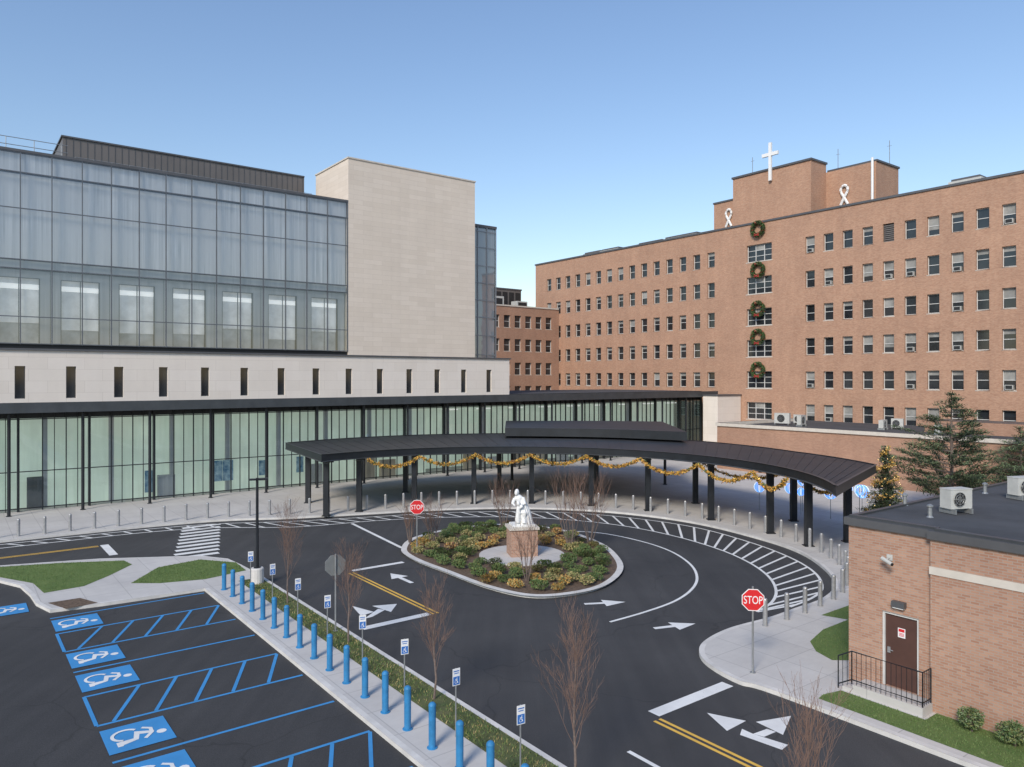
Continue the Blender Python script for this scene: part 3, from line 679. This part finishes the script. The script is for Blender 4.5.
for c in cs:
    for z in zr: inst('window',me,(*W(c,88.24),z-.9),MBk)
LA=thing('low_brick_annex','single storey brick annex with flat roof and mechanical units','building',(*W(67,35),0))
b=MB();b.box(60.5,BS-.02,12,46.2,0,4.3,'brickdk','roof');b.done('wall',LA)
b=MB();b.box(60.35,60.75,11.9,46.3,4.3,4.6,'stone','coping');b.box(60.76,BS-.15,46.0,46.32,4.3,4.6,'stone','coping');b.box(68,72,20,30,4.3,5.3,'brickdk','coping');b.done('parapet',LA)
def ac(loc,rot,w=.9,h=.8,lab='grey rooftop air conditioning unit on a flat roof',grp='rooftop air conditioning units'):
    r=thing('air_conditioner',lab,'air conditioner',(0,0,0),grp)
    b=MB();b.xbox(-w/2,w/2,-.2,.2,.15,.15+h,'acw');b.xbox(-w/2-.01,w/2+.01,-.21,.21,.15+h,.18+h,'acw');b.done('housing',r,origin=(0,0,0))
    b=MB()
    R_=min(h,w)*.38;pts=[(R_*math.cos(k*.3927)-.08,-.215,.15+h/2+R_*math.sin(k*.3927)) for k in range(16)]
    b.face(pts,'black')
    for q in(.35,.7,1.0): b.tube([(R_*q*math.cos(k*.3927)-.08,-.225,.15+h/2+R_*q*math.sin(k*.3927)) for k in range(17)],.008,4,'galv')
    for k in range(8): b.tube([(-.08,-.225,.15+h/2),(R_*math.cos(k*.785)-.08,-.225,.15+h/2+R_*math.sin(k*.785))],.006,4,'galv')
    b.done('fan_grille',r,origin=(0,0,0))
    for x in(-w/2+.06,w/2-.12):
        b=MB();b.xbox(x,x+.06,-.3,.3,0,.15,'galv');b.done('foot',r,origin=(0,0,0))
    r.location=loc;r.rotation_euler=(0,0,rot);return r
for (s,t,w,h,ro_) in((67,43.2,1.5,1.0,-.7),(69,42.6,1.0,.8,-.7),(66.5,40.8,1.2,.9,.8),(68,33.6,1.3,.7,.85),(69.5,33,1.0,.8,-.7),(66,28,1.1,.6,.85)): ac((*W(s,t),4.3),ro_,w,h)

# ---------------------------------------------------------------- nearest brick building
NB=thing('brick_utility_building','one storey brick building with flat dark roof and brown door','building',(*W(30,5),0))
BS2=21.05;TC=11.4;TS=t_on(933,BS2);zt=4.72
d0,d1=9.43,10.43;LZ=.36
b=MB();wallgrid(b,'s',BS2,TS,TC,0,zt,[(d0,d1,LZ,LZ+2.08)],'brick2',.2)
b.box(BS2+.21,46,TC-.25,TC-.001,0,zt,'brick2');b.box(BS2+.002,BS2+.22,TC-.02,TC,0,zt,'brick2')
b.box(BS2-.16,46,-20,TS-.001,0,zt,'brick2');b.box(BS2+.22,46,TS+.01,TC-.26,0,zt-.02,'brick2','roof');b.done('wall',NB)
b=MB();b.box(BS2-.185,BS2-.161,-20,TS+.02,3.78,3.98,'stone');b.done('stone_band',NB)
b=MB();b.box(BS2-.26,46,-20,TS+.05,zt,zt+.22,'coping','roof');b.box(BS2-.1,46,TS+.051,TC+.1,zt,zt+.22,'coping','roof')
b.box(BS2-.15,BS2+.05,-20,TS-.1,zt+.22,zt+.28,'mull');b.box(BS2+.02,BS2+.2,TS-.1,TC,zt+.22,zt+.28,'mull');b.box(BS2+.2,46,TC-.15,TC,zt+.22,zt+.28,'mull');b.done('roof',NB)
b=MB();b.box(BS2+.1,BS2+.14,d0+.06,d1-.06,LZ,LZ+2.02,'door');dr=b.done('door',NB)
b=MB();b.box(BS2+.04,BS2+.16,d0,d0+.06,LZ,LZ+2.08,'frame');b.box(BS2+.04,BS2+.16,d1-.06,d1,LZ,LZ+2.08,'frame');b.box(BS2+.04,BS2+.16,d0+.06,d1-.06,LZ+2.02,LZ+2.08,'frame');b.done('frame',dr)
b=MB();b.tube([(*W(BS2+.06,d1-.16),LZ+1.0),(*W(BS2+.06,d1-.28),LZ+1.0)],.015,6,'steel');b.box(BS2+.07,BS2+.099,d1-.2,d1-.12,LZ+.92,LZ+1.08,'steel');b.done('handle',dr)
b=MB();b.box(BS2+.092,BS2+.099,9.83,10.03,LZ+1.42,LZ+1.68,'swhite');b.box(BS2+.087,BS2+.0915,9.85,10.01,LZ+1.58,LZ+1.66,'red')
for i in range(3): b.box(BS2+.087,BS2+.0915,9.86,10.0,LZ+1.46+i*.035,LZ+1.475+i*.035,'red')
b.done('notice',dr)
b=MB();b.box(BS2-.16,BS2-.002,9.75,10.1,LZ+2.3,LZ+2.46,'coping');b.box(BS2-.14,BS2-.02,9.78,10.07,LZ+2.27,LZ+2.298,'swhite');b.done('wall_light',NB)
cam_=thing('security_camera','white security camera bracketed to brick wall above door','camera',(*W(BS2,10.2),3.9))
b=MB();b.box(BS2-.04,BS2-.002,10.12,10.28,3.9,4.06,'acw');b.tube([(*W(BS2-.04,10.2),3.98),(*W(BS2-.28,10.2),3.94)],.02,6,'acw');b.done('bracket',cam_)
b=MB();b.tube([(*W(BS2-.26,10.3),3.98),(*W(BS2-.36,9.98),3.88)],.055,10,'acw');b.done('housing',cam_)
b=MB();b.tube([(*W(BS2-.36,9.979),3.88),(*W(BS2-.366,9.96),3.874)],.045,10,'black');b.done('lens',cam_)
LD=BS2-.72
b=MB();b.box(LD,BS2-.17,9.0,10.9,.1,LZ,'conc');b.box(BS2-.17,BS2-.001,TS+.02,10.9,.1,LZ,'conc')
b.box(LD,BS2-.01,10.901,11.2,.1,LZ-.12,'conc')
tag(b.done('landing'),'low concrete entrance landing with side step at brown door','steps')
rl=thing('railing','black metal guard railing round the concrete door landing','railing',(*W(LD,10),.1))
b=MB()
path=[(BS2-.2,9.03),(LD+.05,9.03),(LD+.05,10.95),(LD+.05,11.35)];zz=[LZ,LZ,LZ,.12]
for hh in(.92,.12):
    b.tube([(*W(*p),z+hh) for p,z in zip(path,zz)],.02,6,'dark')
b.done('rail',rl)
b=MB()
for (a,c,z0,z1,n_) in((path[0],path[1],LZ,LZ,4),(path[1],path[2],LZ,LZ,14),(path[2],path[3],LZ,.12,3)):
    for i in range(n_+1):
        f=i/n_;p=W(*lerp(a,c,f));z=z0+(z1-z0)*f;b.tube([(*p,z+.0),(*p,z+.92)],.018 if i%n_==0 else .008,5,'dark')
b.done('balusters',rl)
x,y=G(956,514,zt+.2);ac((x,y,zt+.24),.25,.78,.56,'grey condenser unit on flat dark roof','condenser units on the flat roof')
x,y=G(1022,500,zt+.2);ac((x,y,zt+.24),.25,.78,.56,'grey condenser unit on flat dark roof','condenser units on the flat roof')
for (u,v) in((930,518),(985,494),(905,506)):
    x,y=G(u,v,zt+.2);b=MB();b.lathe([(.1,0),(.06,.05),(.055,.3),(.09,.31),(.09,.35),(.02,.39)],10,'galv',(x,y,zt+.22));tag(b.done('roof_vent'),'small galvanised vent pipe on the flat roof','vent pipe','vent pipes on the flat roof')

# ---------------------------------------------------------------- entrance canopy
CX,CY=-.3,36.7
def pc(a,r): a=math.radians(a);return (CX+r*math.cos(a),CY+r*math.sin(a))
ro=[(12,20.8),(32,22),(54,24.6),(74,26.2),(90,27.6),(107,27),(120,25.8),(132,24.5)]
def rout(a):
    for (a0,r0),(a1,r1) in zip(ro,ro[1:]):
        if a<=a1: return r0+(r1-r0)*(a-a0)/(a1-a0)
    return ro[-1][1]
CN=thing('entrance_canopy','sweeping curved dark metal entrance canopy on steel columns','canopy',(CX,CY+18,0))
NN=96;I=[pc(-14.6+154.6*i/NN,15.1) for i in range(NN+1)];O=[pc(12+120*i/NN,rout(12+120*i/NN)) for i in range(NN+1)]
b=MB();zt2=4.2;zb2=3.9
for i in range(NN):
    b.face([(*I[i],zt2),(*O[i],zt2),(*O[i+1],zt2),(*I[i+1],zt2)],'darkr');b.face([(*I[i+1],zb2),(*O[i+1],zb2),(*O[i],zb2),(*I[i],zb2)],'dark')
    if i%2==0:b.tube([(*lerp(I[i],O[i],.02),zt2+.005),(*lerp(I[i],O[i],.98),zt2+.005)],.02,4,'darkr')
b.done('roof',CN)
b=MB();loop=I+O[::-1];n=len(loop)
for i in range(n):
    a,c=loop[i],loop[(i+1)%n];b.face([(*a,3.76),(*c,3.76),(*c,4.24),(*a,4.24)],'dark')
b.ribbon(loop,.14,4.242,'mull',closed=True);b.tube([(*p,3.78) for p in loop],.04,5,'mull');b.done('fascia',CN)
ang=[136,127.5,113.5,98.5,84,69,54.5,38,21.5,9.6];cols=[pc(a,16.2) for a in ang]
backc=[(18.2,40.4),(17.5,46.3),(13,52.8),(6.5,57.5),(-1,59.5),(-8.3,58),(-14.5,53)]
mb=MB()
mb.xbox(-.17,.17,-.17,.17,.05,3.78,'dark');mb.xbox(-.25,.25,-.25,.25,0,.05,'dark');mb.xbox(-.2,.2,-.2,.2,3.4,3.46,'mull')
me=mesh_only(mb,'column',(0,0,0))
for p in cols+backc: inst('column',me,(*p,.12),CN)
b=MB()
for i,p in enumerate(cols):
    a=ang[i];fi=min(1,max(0,(a+14.6)/154.6));ao=12+120*fi;q=pc(ao,rout(ao)-.5);p0=pc(a,15.5);d=Vector(q)-Vector(p0);b.obox((p0[0]+q[0])/2,(p0[1]+q[1])/2,d.length,.2,3.62,3.88,math.atan2(d.y,d.x),'dark')
for p,q in zip(cols,cols[1:]):
    d=Vector(q)-Vector(p);b.obox((p[0]+q[0])/2,(p[1]+q[1])/2,d.length-.3,.16,3.64,3.87,math.atan2(d.y,d.x),'dark')
b.done('beams',CN)
UC=thing('upper_canopy','flat raised dark canopy roof above the lobby entrance','canopy',(6,62,4.3))
pts=smooth([G(505,428,5.0),G(560,428.4,5.0),G(620,429.5,5.0),G(687,432,5.0)],6)+[G(662,421.5,5.0),G(600,420.8,5.0),G(506,420.8,5.0)]
b=MB();b.prism(pts,4.35,5.0,'darkr','dark');b.sheet(pts,4.36,'dark');b.done('roof',UC)
for p in(G(512,424,5.0),G(665,426,5.0),G(590,422.5,5.0)):
    b=MB();b.tube([(*p,.12),(*p,4.35)],.12,8,'dark');b.tube([(*p,.12),(*p,.17)],.2,8,'dark');b.done('column',UC)
random.seed(11)
def garland(p,q,z,sag,r,n,lab):
    b=MB();P=[]
    for k in range(17):
        f=k/16;P.append(Vector((*lerp(p,q,f),z-sag*4*f*(1-f))))
    b.tube(P,.025,4,'lf1')
    for k in range(n):
        f=random.random()*15.99;i=int(f);c=P[i].lerp(P[i+1],f-i)+Vector((random.gauss(0,r),random.gauss(0,r),random.gauss(0,r)))
        e=Vector((random.uniform(-1,1),random.uniform(-1,1),random.uniform(-1,1))).normalized()*.07;g=e.orthogonal().normalized()*.03
        b.face([c-e-g,c+e-g,c+e+g,c-e+g],random.choice(('gold','gold','lf5','lf1','gold','lf3')))
    for k in range(8): 
        f=(k+.5)/8*16;i=int(f);c=P[i].lerp(P[i+1],f-i);b.ball((c.x,c.y,c.z-.02),.028,'glow',5)
    tag(b.done('garland'),lab,'garland','festive garlands hung between canopy columns')
cc=[pc(a,14.98) for a in ang]
for i in range(1,len(cc)-1):
    garland(cc[i],cc[i+1],3.70,.6 if i<6 else .75,.05,620,'gold and green tinsel garland draped between canopy columns')
garland((18.2,40.2),(17.5,46.3),3.3,.9,.06,500,'gold and green tinsel garland draped between canopy columns')
garland((13,52.8),(17.5,46.3),3.3,.9,.06,500,'gold and green tinsel garland draped between canopy columns')
random.seed(2)
for (x,y,r,zc) in((17.9,48.0,.32,1.9),(20.1,47.0,.42,1.8),(21.0,46.6,.28,2.1),(21.9,46.6,.4,1.9),(18.8,48.5,.25,1.6),(16.6,50.0,.35,1.7),(19.3,49.5,.35,2.2),(20.8,44.6,.3,2.3)):
    b=MB()
    for k in range(7):
        a=k*math.pi/7
        b.tube([(x+r*math.cos(a)*math.cos(q*.3927),y+r*math.sin(a)*math.cos(q*.3927),zc+r*math.sin(q*.3927)) for q in range(17)],.022,4,'wglow' if k%3==0 else 'bglow')
    b.tube([(x,y,.12),(x,y,zc-r)],.02,5,'galv')
    tag(b.done('light_ball'),'blue and white string light ball on a thin stand','decoration','blue light balls by the entrance')

# ---------------------------------------------------------------- vegetation
def limb(b,p,d,L,r,lev,up,m,kids,spread,nt_=4):
    pts=[Vector(p)];dd=Vector(d).normalized();rad=[r]
    for k in range(nt_):
        dd=(dd+Vector((random.gauss(0,.1),random.gauss(0,.1),up*.12))).normalized();pts.append(pts[-1]+dd*L/nt_);rad.append(max(.0018,r*(1-.75*(k+1)/nt_)))
    b.tube(pts,rad,5 if r>.02 else 3,m,cap=False)
    if lev>0:
        for k in range(kids[0]):
            f=random.uniform(.2,1.0)*nt_;i=min(nt_-1,int(f));q=pts[i].lerp(pts[i+1],f-i)
            a=random.random()*6.283;sd=Vector((math.cos(a),math.sin(a),0))
            nd=(dd*(1.0)+sd*spread*random.uniform(.6,1.3)).normalized()
            limb(b,q,nd,L*random.uniform(.4,.65)*(1 if f<nt_*.8 else .8),max(.0022,r*.5*(1-f/nt_*.5)),lev-1,up,m,kids[1:],spread,3)
def bare_tree(loc,h,seed,lab,grp,stems=1,spread=.42,trunk_frac=.28):
    random.seed(seed);r=thing('bare_tree',lab,'tree',loc,grp);P=Vector(loc)
    b=MB();pts=[P+Vector((random.gauss(0,.015)*k,random.gauss(0,.015)*k,h*.17*k)) for k in range(6)];b.tube(pts,[.036,.03,.024,.018,.011,.005],7,'bark')
    b.done('trunk',r,origin=loc)
    b=MB()
    for k in range(24):
        f=trunk_frac+ (1-trunk_frac)*k/24;j=f*5*.92;i=min(4,int(j));q=pts[i].lerp(pts[i+1],j-i);a=k*2.4+random.random()
        limb(b,q,(math.cos(a)*.4,math.sin(a)*.4,1.0),h*random.uniform(.24,.42)*(1.15-f*.55),.0068*(1.3-f*.7),2,.6,'twig',[6,4],spread)
    b.done('crown',r)
for i,(t,h) in enumerate(((28.8,4.0),(23.2,3.5),(17.7,3.3),(11.9,4.0),(6.5,3.9))):
    bare_tree((*W(10.75,t),.12),h,20+i,'young leafless upright tree with fine brown twigs in verge','young bare trees along the verge')
def multistem(loc,h,seed):
    random.seed(seed);r=thing('bare_tree','tan multi stemmed leafless tree in planted island','tree',loc,'bare multi stemmed trees on the island');P=Vector(loc)
    b=MB();C=MB()
    for k in range(7):
        a=k*.9+random.random()*.3;pts=[P+Vector((math.cos(a)*.05,math.sin(a)*.05,0))]
        d=Vector((math.cos(a)*.25,math.sin(a)*.25,1)).normalized()
        for j in range(4): d=(d+Vector((random.gauss(0,.06),random.gauss(0,.06),.1))).normalized();pts.append(pts[-1]+d*h*.2)
        b.tube(pts,[.028,.024,.019,.014,.009],5,'bark')
        for j in range(7):
            q=pts[2+j%3];limb(C,q,(d.x+random.gauss(0,.35),d.y+random.gauss(0,.35),1),h*.4,.009,1,.5,'twig',[6],.45)
    b.done('trunk',r,origin=loc);C.done('crown',r)
for i,(u,v,h) in enumerate(((432,548,2.2),(503,533,2.6),(570,553,3.6),(527,584,2.4),(590,548,3.2),(410,545,1.9))):
    multistem((*G(u,v),.12),h,40+i)
def conifer(loc,h,rad,seed,lab,lights=False,density=1.0):
    random.seed(seed);P=Vector(loc);r=thing('christmas_tree' if lights else 'pine_tree',lab,'tree',loc)
    b=MB();b.tube([P,P+Vector((.05,.03,h*.5)),P+Vector((0,0,h*.98))],[.16,.1,.02],8,'bark');b.done('trunk',r,origin=loc)
    b=MB();nl=int(h*(5 if lights else 3.2))
    for k in range(nl):
        f=(k+.5)/nl;z=h*(.12+.86*f);R=rad*((1-f)**.75 if lights else (1-f**1.7)**.9)*random.uniform(.65,1.15)+.12
        for j in range(max(4,int(8*(1-f))+3)):
            a=random.random()*6.283;L=R*random.uniform(.5,1.15);tip=Vector((math.cos(a)*L,math.sin(a)*L,z+L*random.uniform(.05,.4) if not lights else z-L*.15));base=Vector((0,0,z))
            b.tube([P+base,P+base.lerp(tip,.5)+Vector((0,0,-.04)),P+tip],[.03,.02,.006],3,'bark',cap=False)
            nq=int(L*(30 if lights else 50)*density)+8
            for q in range(nq):
                g=random.uniform(.15,1.03) if lights else random.choice((.45,.6,.75,.88,1.0))+random.gauss(0,.035)
                sp=.09+.05*L if lights else .14
                c=P+base.lerp(tip,g)+Vector((random.gauss(0,sp),random.gauss(0,sp),random.gauss(.03,.06)))
                e=Vector((math.cos(a)+random.gauss(0,.6),math.sin(a)+random.gauss(0,.6),random.gauss(.35,.4))).normalized()*random.uniform(.06,.14);w=e.cross(Vector((random.gauss(0,.3),random.gauss(0,.3),1))).normalized()*.03
                b.face([c-e-w,c+e-w*.3,c+e+w*.3,c-e+w],'needle2' if (c.z>P.z+base.lerp(tip,g).z+.02 and random.random()<.75) else 'needle')  # paler needles on branch tops: light from above put into the colour
    b.done('crown',r)
    if lights:
        b=MB()
        for k in range(70):
            f=k/70;a=f*50;R=rad*(1-f)**.8+.08+random.gauss(0,.06);b.ball((P.x+R*math.cos(a),P.y+R*math.sin(a),P.z+h*(.12+.85*f)+random.gauss(0,.08)),.028,'glow',5)
        b.done('string_lights',r,kind='stuff')
        b=MB()
        for k in range(650):
            f=random.random();a=f*31+random.gauss(0,.08);R=rad*(1-f)**.8+.05+random.gauss(0,.07);c=Vector((P.x+R*math.cos(a),P.y+R*math.sin(a),P.z+h*(.12+.85*f)+random.gauss(0,.09)))
            e=Vector((random.uniform(-1,1),random.uniform(-1,1),random.uniform(-1,1))).normalized()*.06;g=e.orthogonal().normalized()*.035;b.face([c-e-g,c+e-g,c+e+g,c-e+g],'gold2')
        b.done('tinsel',r)
conifer((28.3,48,.1),8.1,3.9,3,'broad green pine with open layered branches',density=1.1)
conifer((35.5,52,.1),5.6,1.9,4,'small green pine beside brick annex',density=.8)
conifer((22.2,44.2,.12),4.9,1.2,5,'christmas tree wrapped in gold tinsel and warm lights',True,1.3)
def shrubmesh(seed,r,h,mats,n=300,ls=.05):
    random.seed(seed);b=MB();ctr=[(random.gauss(0,r*.22),random.gauss(0,r*.22),random.uniform(.55,.75)*h) for _ in range(6)]
    for k in range(10):
        a=random.random()*6.28;b.tube([(0,0,0),(math.cos(a)*r*.6,math.sin(a)*r*.6,h*.75)],[.012,.004],3,'bark',cap=False)
    for k in range(n):
        c=random.choice(ctr);v=Vector((random.gauss(0,1),random.gauss(0,1),random.gauss(0,1))).normalized()*r*.7*random.uniform(.8,1.05)
        p=Vector((c[0]+v.x,c[1]+v.y,max(.02,c[2]*.85+v.z*h/r*.5)))
        e=(v.normalized()+Vector((random.gauss(0,.7),random.gauss(0,.7),random.gauss(0,.7)))).normalized()*ls*random.uniform(.7,1.4);w=e.orthogonal().normalized()*ls*.5
        b.face([p-e,p+w,p+e,p-w],random.choice(mats))
    return mesh_only(b,'shrub',(0,0,0))
SM=[(shrubmesh(1,.38,.42,['lf3','lf3','lf4','lf2'],480),'orange and straw coloured low shrub in mulch bed'),
    (shrubmesh(2,.40,.46,['lf1','lf1','lf2'],480),'dark green rounded low shrub in mulch bed'),
    (shrubmesh(3,.38,.4,['lf4','lf2','lf4','lf2'],480),'olive and yellow low shrub in mulch bed'),
    (shrubmesh(4,.38,.4,['lf5','lf4','lf5','lf3'],480),'rust brown low shrub in mulch bed')]
random.seed(9);cnt=0;pl=[]
ccx,ccy=sum(p[0] for p in isl)/len(isl),sum(p[1] for p in isl)/len(isl)
tries=0
while cnt<170 and tries<40000:
    tries+=1;x=random.uniform(-6,6);y=random.uniform(30,46)
    if not inpoly(ccx+(x-ccx)*1.11,ccy+(y-ccy)*1.07,isl) or math.hypot(x-SC[0],y-SC[1])<2.6: continue
    if any(math.hypot(x-a,y-c)<.74 for a,c in pl): continue
    pl.append((x,y));cnt+=1
    zone=math.sin(x*.9+1)+math.cos(y*.8)
    k=(0 if zone>.6 else 1 if zone<-.1 else 2) if random.random()<.78 else random.randrange(4)
    o=bpy.data.objects.new('shrub',SM[k][0]);COL.objects.link(o);o.location=(x,y,.12);o.rotation_euler=(0,0,random.random()*6.28);q=random.uniform(.75,1.05);o.scale=(q,q,q*random.uniform(.85,1.15))
    tag(o,SM[k][1],'shrub','low shrubs planted on the roundabout island')
big=shrubmesh(8,.34,.65,['lf1','lf1','lf2','needle2'],1000,.035)
for i,(s,t) in enumerate(((20.5,7.9),(20.5,6.95),(20.5,6.1))):
    o=bpy.data.objects.new('shrub',big);COL.objects.link(o);o.location=(*W(s,t),.12);o.rotation_euler=(0,0,i*1.3);tag(o,'clipped green shrub growing against brick wall','shrub','green shrubs along the brick wall')
random.seed(31);b=MB()
for k in range(9000):
    s=random.uniform(10.22,11.12);t=random.uniform(8,33)
    if math.sin(t*1.7)+math.sin(t*.6+1)<random.uniform(-2.4,.2):continue
    x,y=W(s,t);a=random.random()*6.28;dx,dy=math.cos(a)*.014,math.sin(a)*.014
    b.face([(x-dx,y-dy,.125),(x+dx,y+dy,.125),(x+random.gauss(0,.03),y+random.gauss(0,.03),.125+random.uniform(.03,.09))],random.choice(('blade','blade','blade','lf2','lf4')))
b.done('grass',kind='stuff')

# ---------------------------------------------------------------- statue
SP=thing('statue','white marble robed figure bending over child on brick pedestal','statue',(SC[0],SC[1],.18))
X0,Y0=SC
b=MB();b.obox(X0,Y0,1.35,1.15,.18,1.5,.2,'brick2')
b.obox(X0,Y0,1.5,1.3,1.5,1.62,.2,'stone');b.done('pedestal',SP)
b=MB();Z0=1.62;KX=.84;KZ=1.06
b.obox(X0,Y0,1.15,.95,Z0,Z0+.12,.2,'marble')
def bl_(x,y,z,rx,ry,rz): b.ball((X0+x*KX,Y0+y,Z0+z*KZ),1,'marble',14,(rx*KX,ry,rz*KZ))
def lmb(p,r):b.tube([(X0+a*KX,Y0+c,Z0+d*KZ) for a,c,d in p],[q*.92 for q in r],10,'marble')
for k in range(10):
    f=k/9;bl_(.14-.1*f,.02,.2+.5*f,.46-.13*f,.38-.06*f,.2)
for k in range(9):
    f=k/8;bl_(.1-.3*f,.06-.1*f,.66+.62*f,.29-.07*f,.25-.05*f,.2)
bl_(-.2,-.06,1.3,.28,.18,.15);bl_(-.28,-.1,1.43,.07,.07,.1);bl_(-.34,-.16,1.56,.115,.125,.145);bl_(-.3,-.1,1.58,.14,.14,.165)
lmb([(.0,-.12,.66),(-.2,-.38,.66),(-.24,-.44,.2)],[.17,.15,.11]);lmb([(.2,-.12,.64),(.14,-.4,.64),(.12,-.46,.18)],[.18,.15,.12])
lmb([(.05,-.08,1.32),(.16,-.26,1.05),(-.04,-.4,.98),(-.22,-.42,1.0)],[.11,.1,.08,.05]);lmb([(-.44,-.1,1.28),(-.56,-.26,1.08),(-.42,-.4,.98)],[.1,.09,.06])
for k in range(9):
    a=-2.6+k*.42;lmb([(-.04+.18*math.cos(a),.15*math.sin(a),1.25),(.08+.36*math.cos(a),.32*math.sin(a),.7),(.14+.48*math.cos(a),.42*math.sin(a),.12)],[.035,.055,.07])
for k in range(8):
    f=k/7;bl_(-.26+.04*f,-.38,.3+.55*f,.17-.05*f,.15-.04*f,.15)
bl_(-.22,-.42,1.1,.11,.12,.13);lmb([(-.14,-.4,.88),(.0,-.48,.95),(.02,-.44,1.12)],[.055,.05,.035])
st=b.done('figure',SP,smooth=True)
md=st.modifiers.new('r','REMESH');md.mode='VOXEL';md.voxel_size=.022;md.use_smooth_shade=True
sm=st.modifiers.new('s','SMOOTH');sm.iterations=2

# ---------------------------------------------------------------- light, world, camera
el=math.radians(35);az=Vector((-.40,-.917));sd=Vector((az.x*math.cos(el),az.y*math.cos(el),math.sin(el)))
L=bpy.data.lights.new('sun','SUN');L.energy=3.5;L.angle=math.radians(16);L.color=(1,.91,.79);lo=bpy.data.objects.new('sun',L);COL.objects.link(lo);lo.rotation_euler=sd.to_track_quat('Z','Y').to_euler();lo.location=(0,0,60)
w=bpy.data.worlds.new('World');sc.world=w;w.use_nodes=True;n=w.node_tree;bg=n.nodes['Background'];sk=n.nodes.new('ShaderNodeTexSky');sk.sky_type='NISHITA';sk.sun_disc=False
sk.sun_elevation=el;sk.sun_rotation=math.atan2(sd.x,sd.y);sk.air_density=1.5;sk.dust_density=.1;sk.ozone_density=3.2
mx=n.nodes.new('ShaderNodeMix');mx.data_type='RGBA';mx.blend_type='MULTIPLY';mx.inputs[0].default_value=1;mx.inputs[7].default_value=(.95,.95,1.05,1)
n.links.new(sk.outputs[0],mx.inputs[6]);n.links.new(mx.outputs[2],bg.inputs[0]);bg.inputs[1].default_value=.15
cd=bpy.data.cameras.new('Camera');co=bpy.data.objects.new('Camera',cd);COL.objects.link(co);co.location=(0,0,H);co.rotation_euler=(math.pi/2,0,0);cd.sensor_width=36;cd.lens=F/1024*36;cd.shift_y=-5.5/1024;cd.clip_end=6000;cd.clip_start=.1
sc.camera=co
sc.view_settings.view_transform='Standard';sc.view_settings.look='None';sc.view_settings.exposure=0
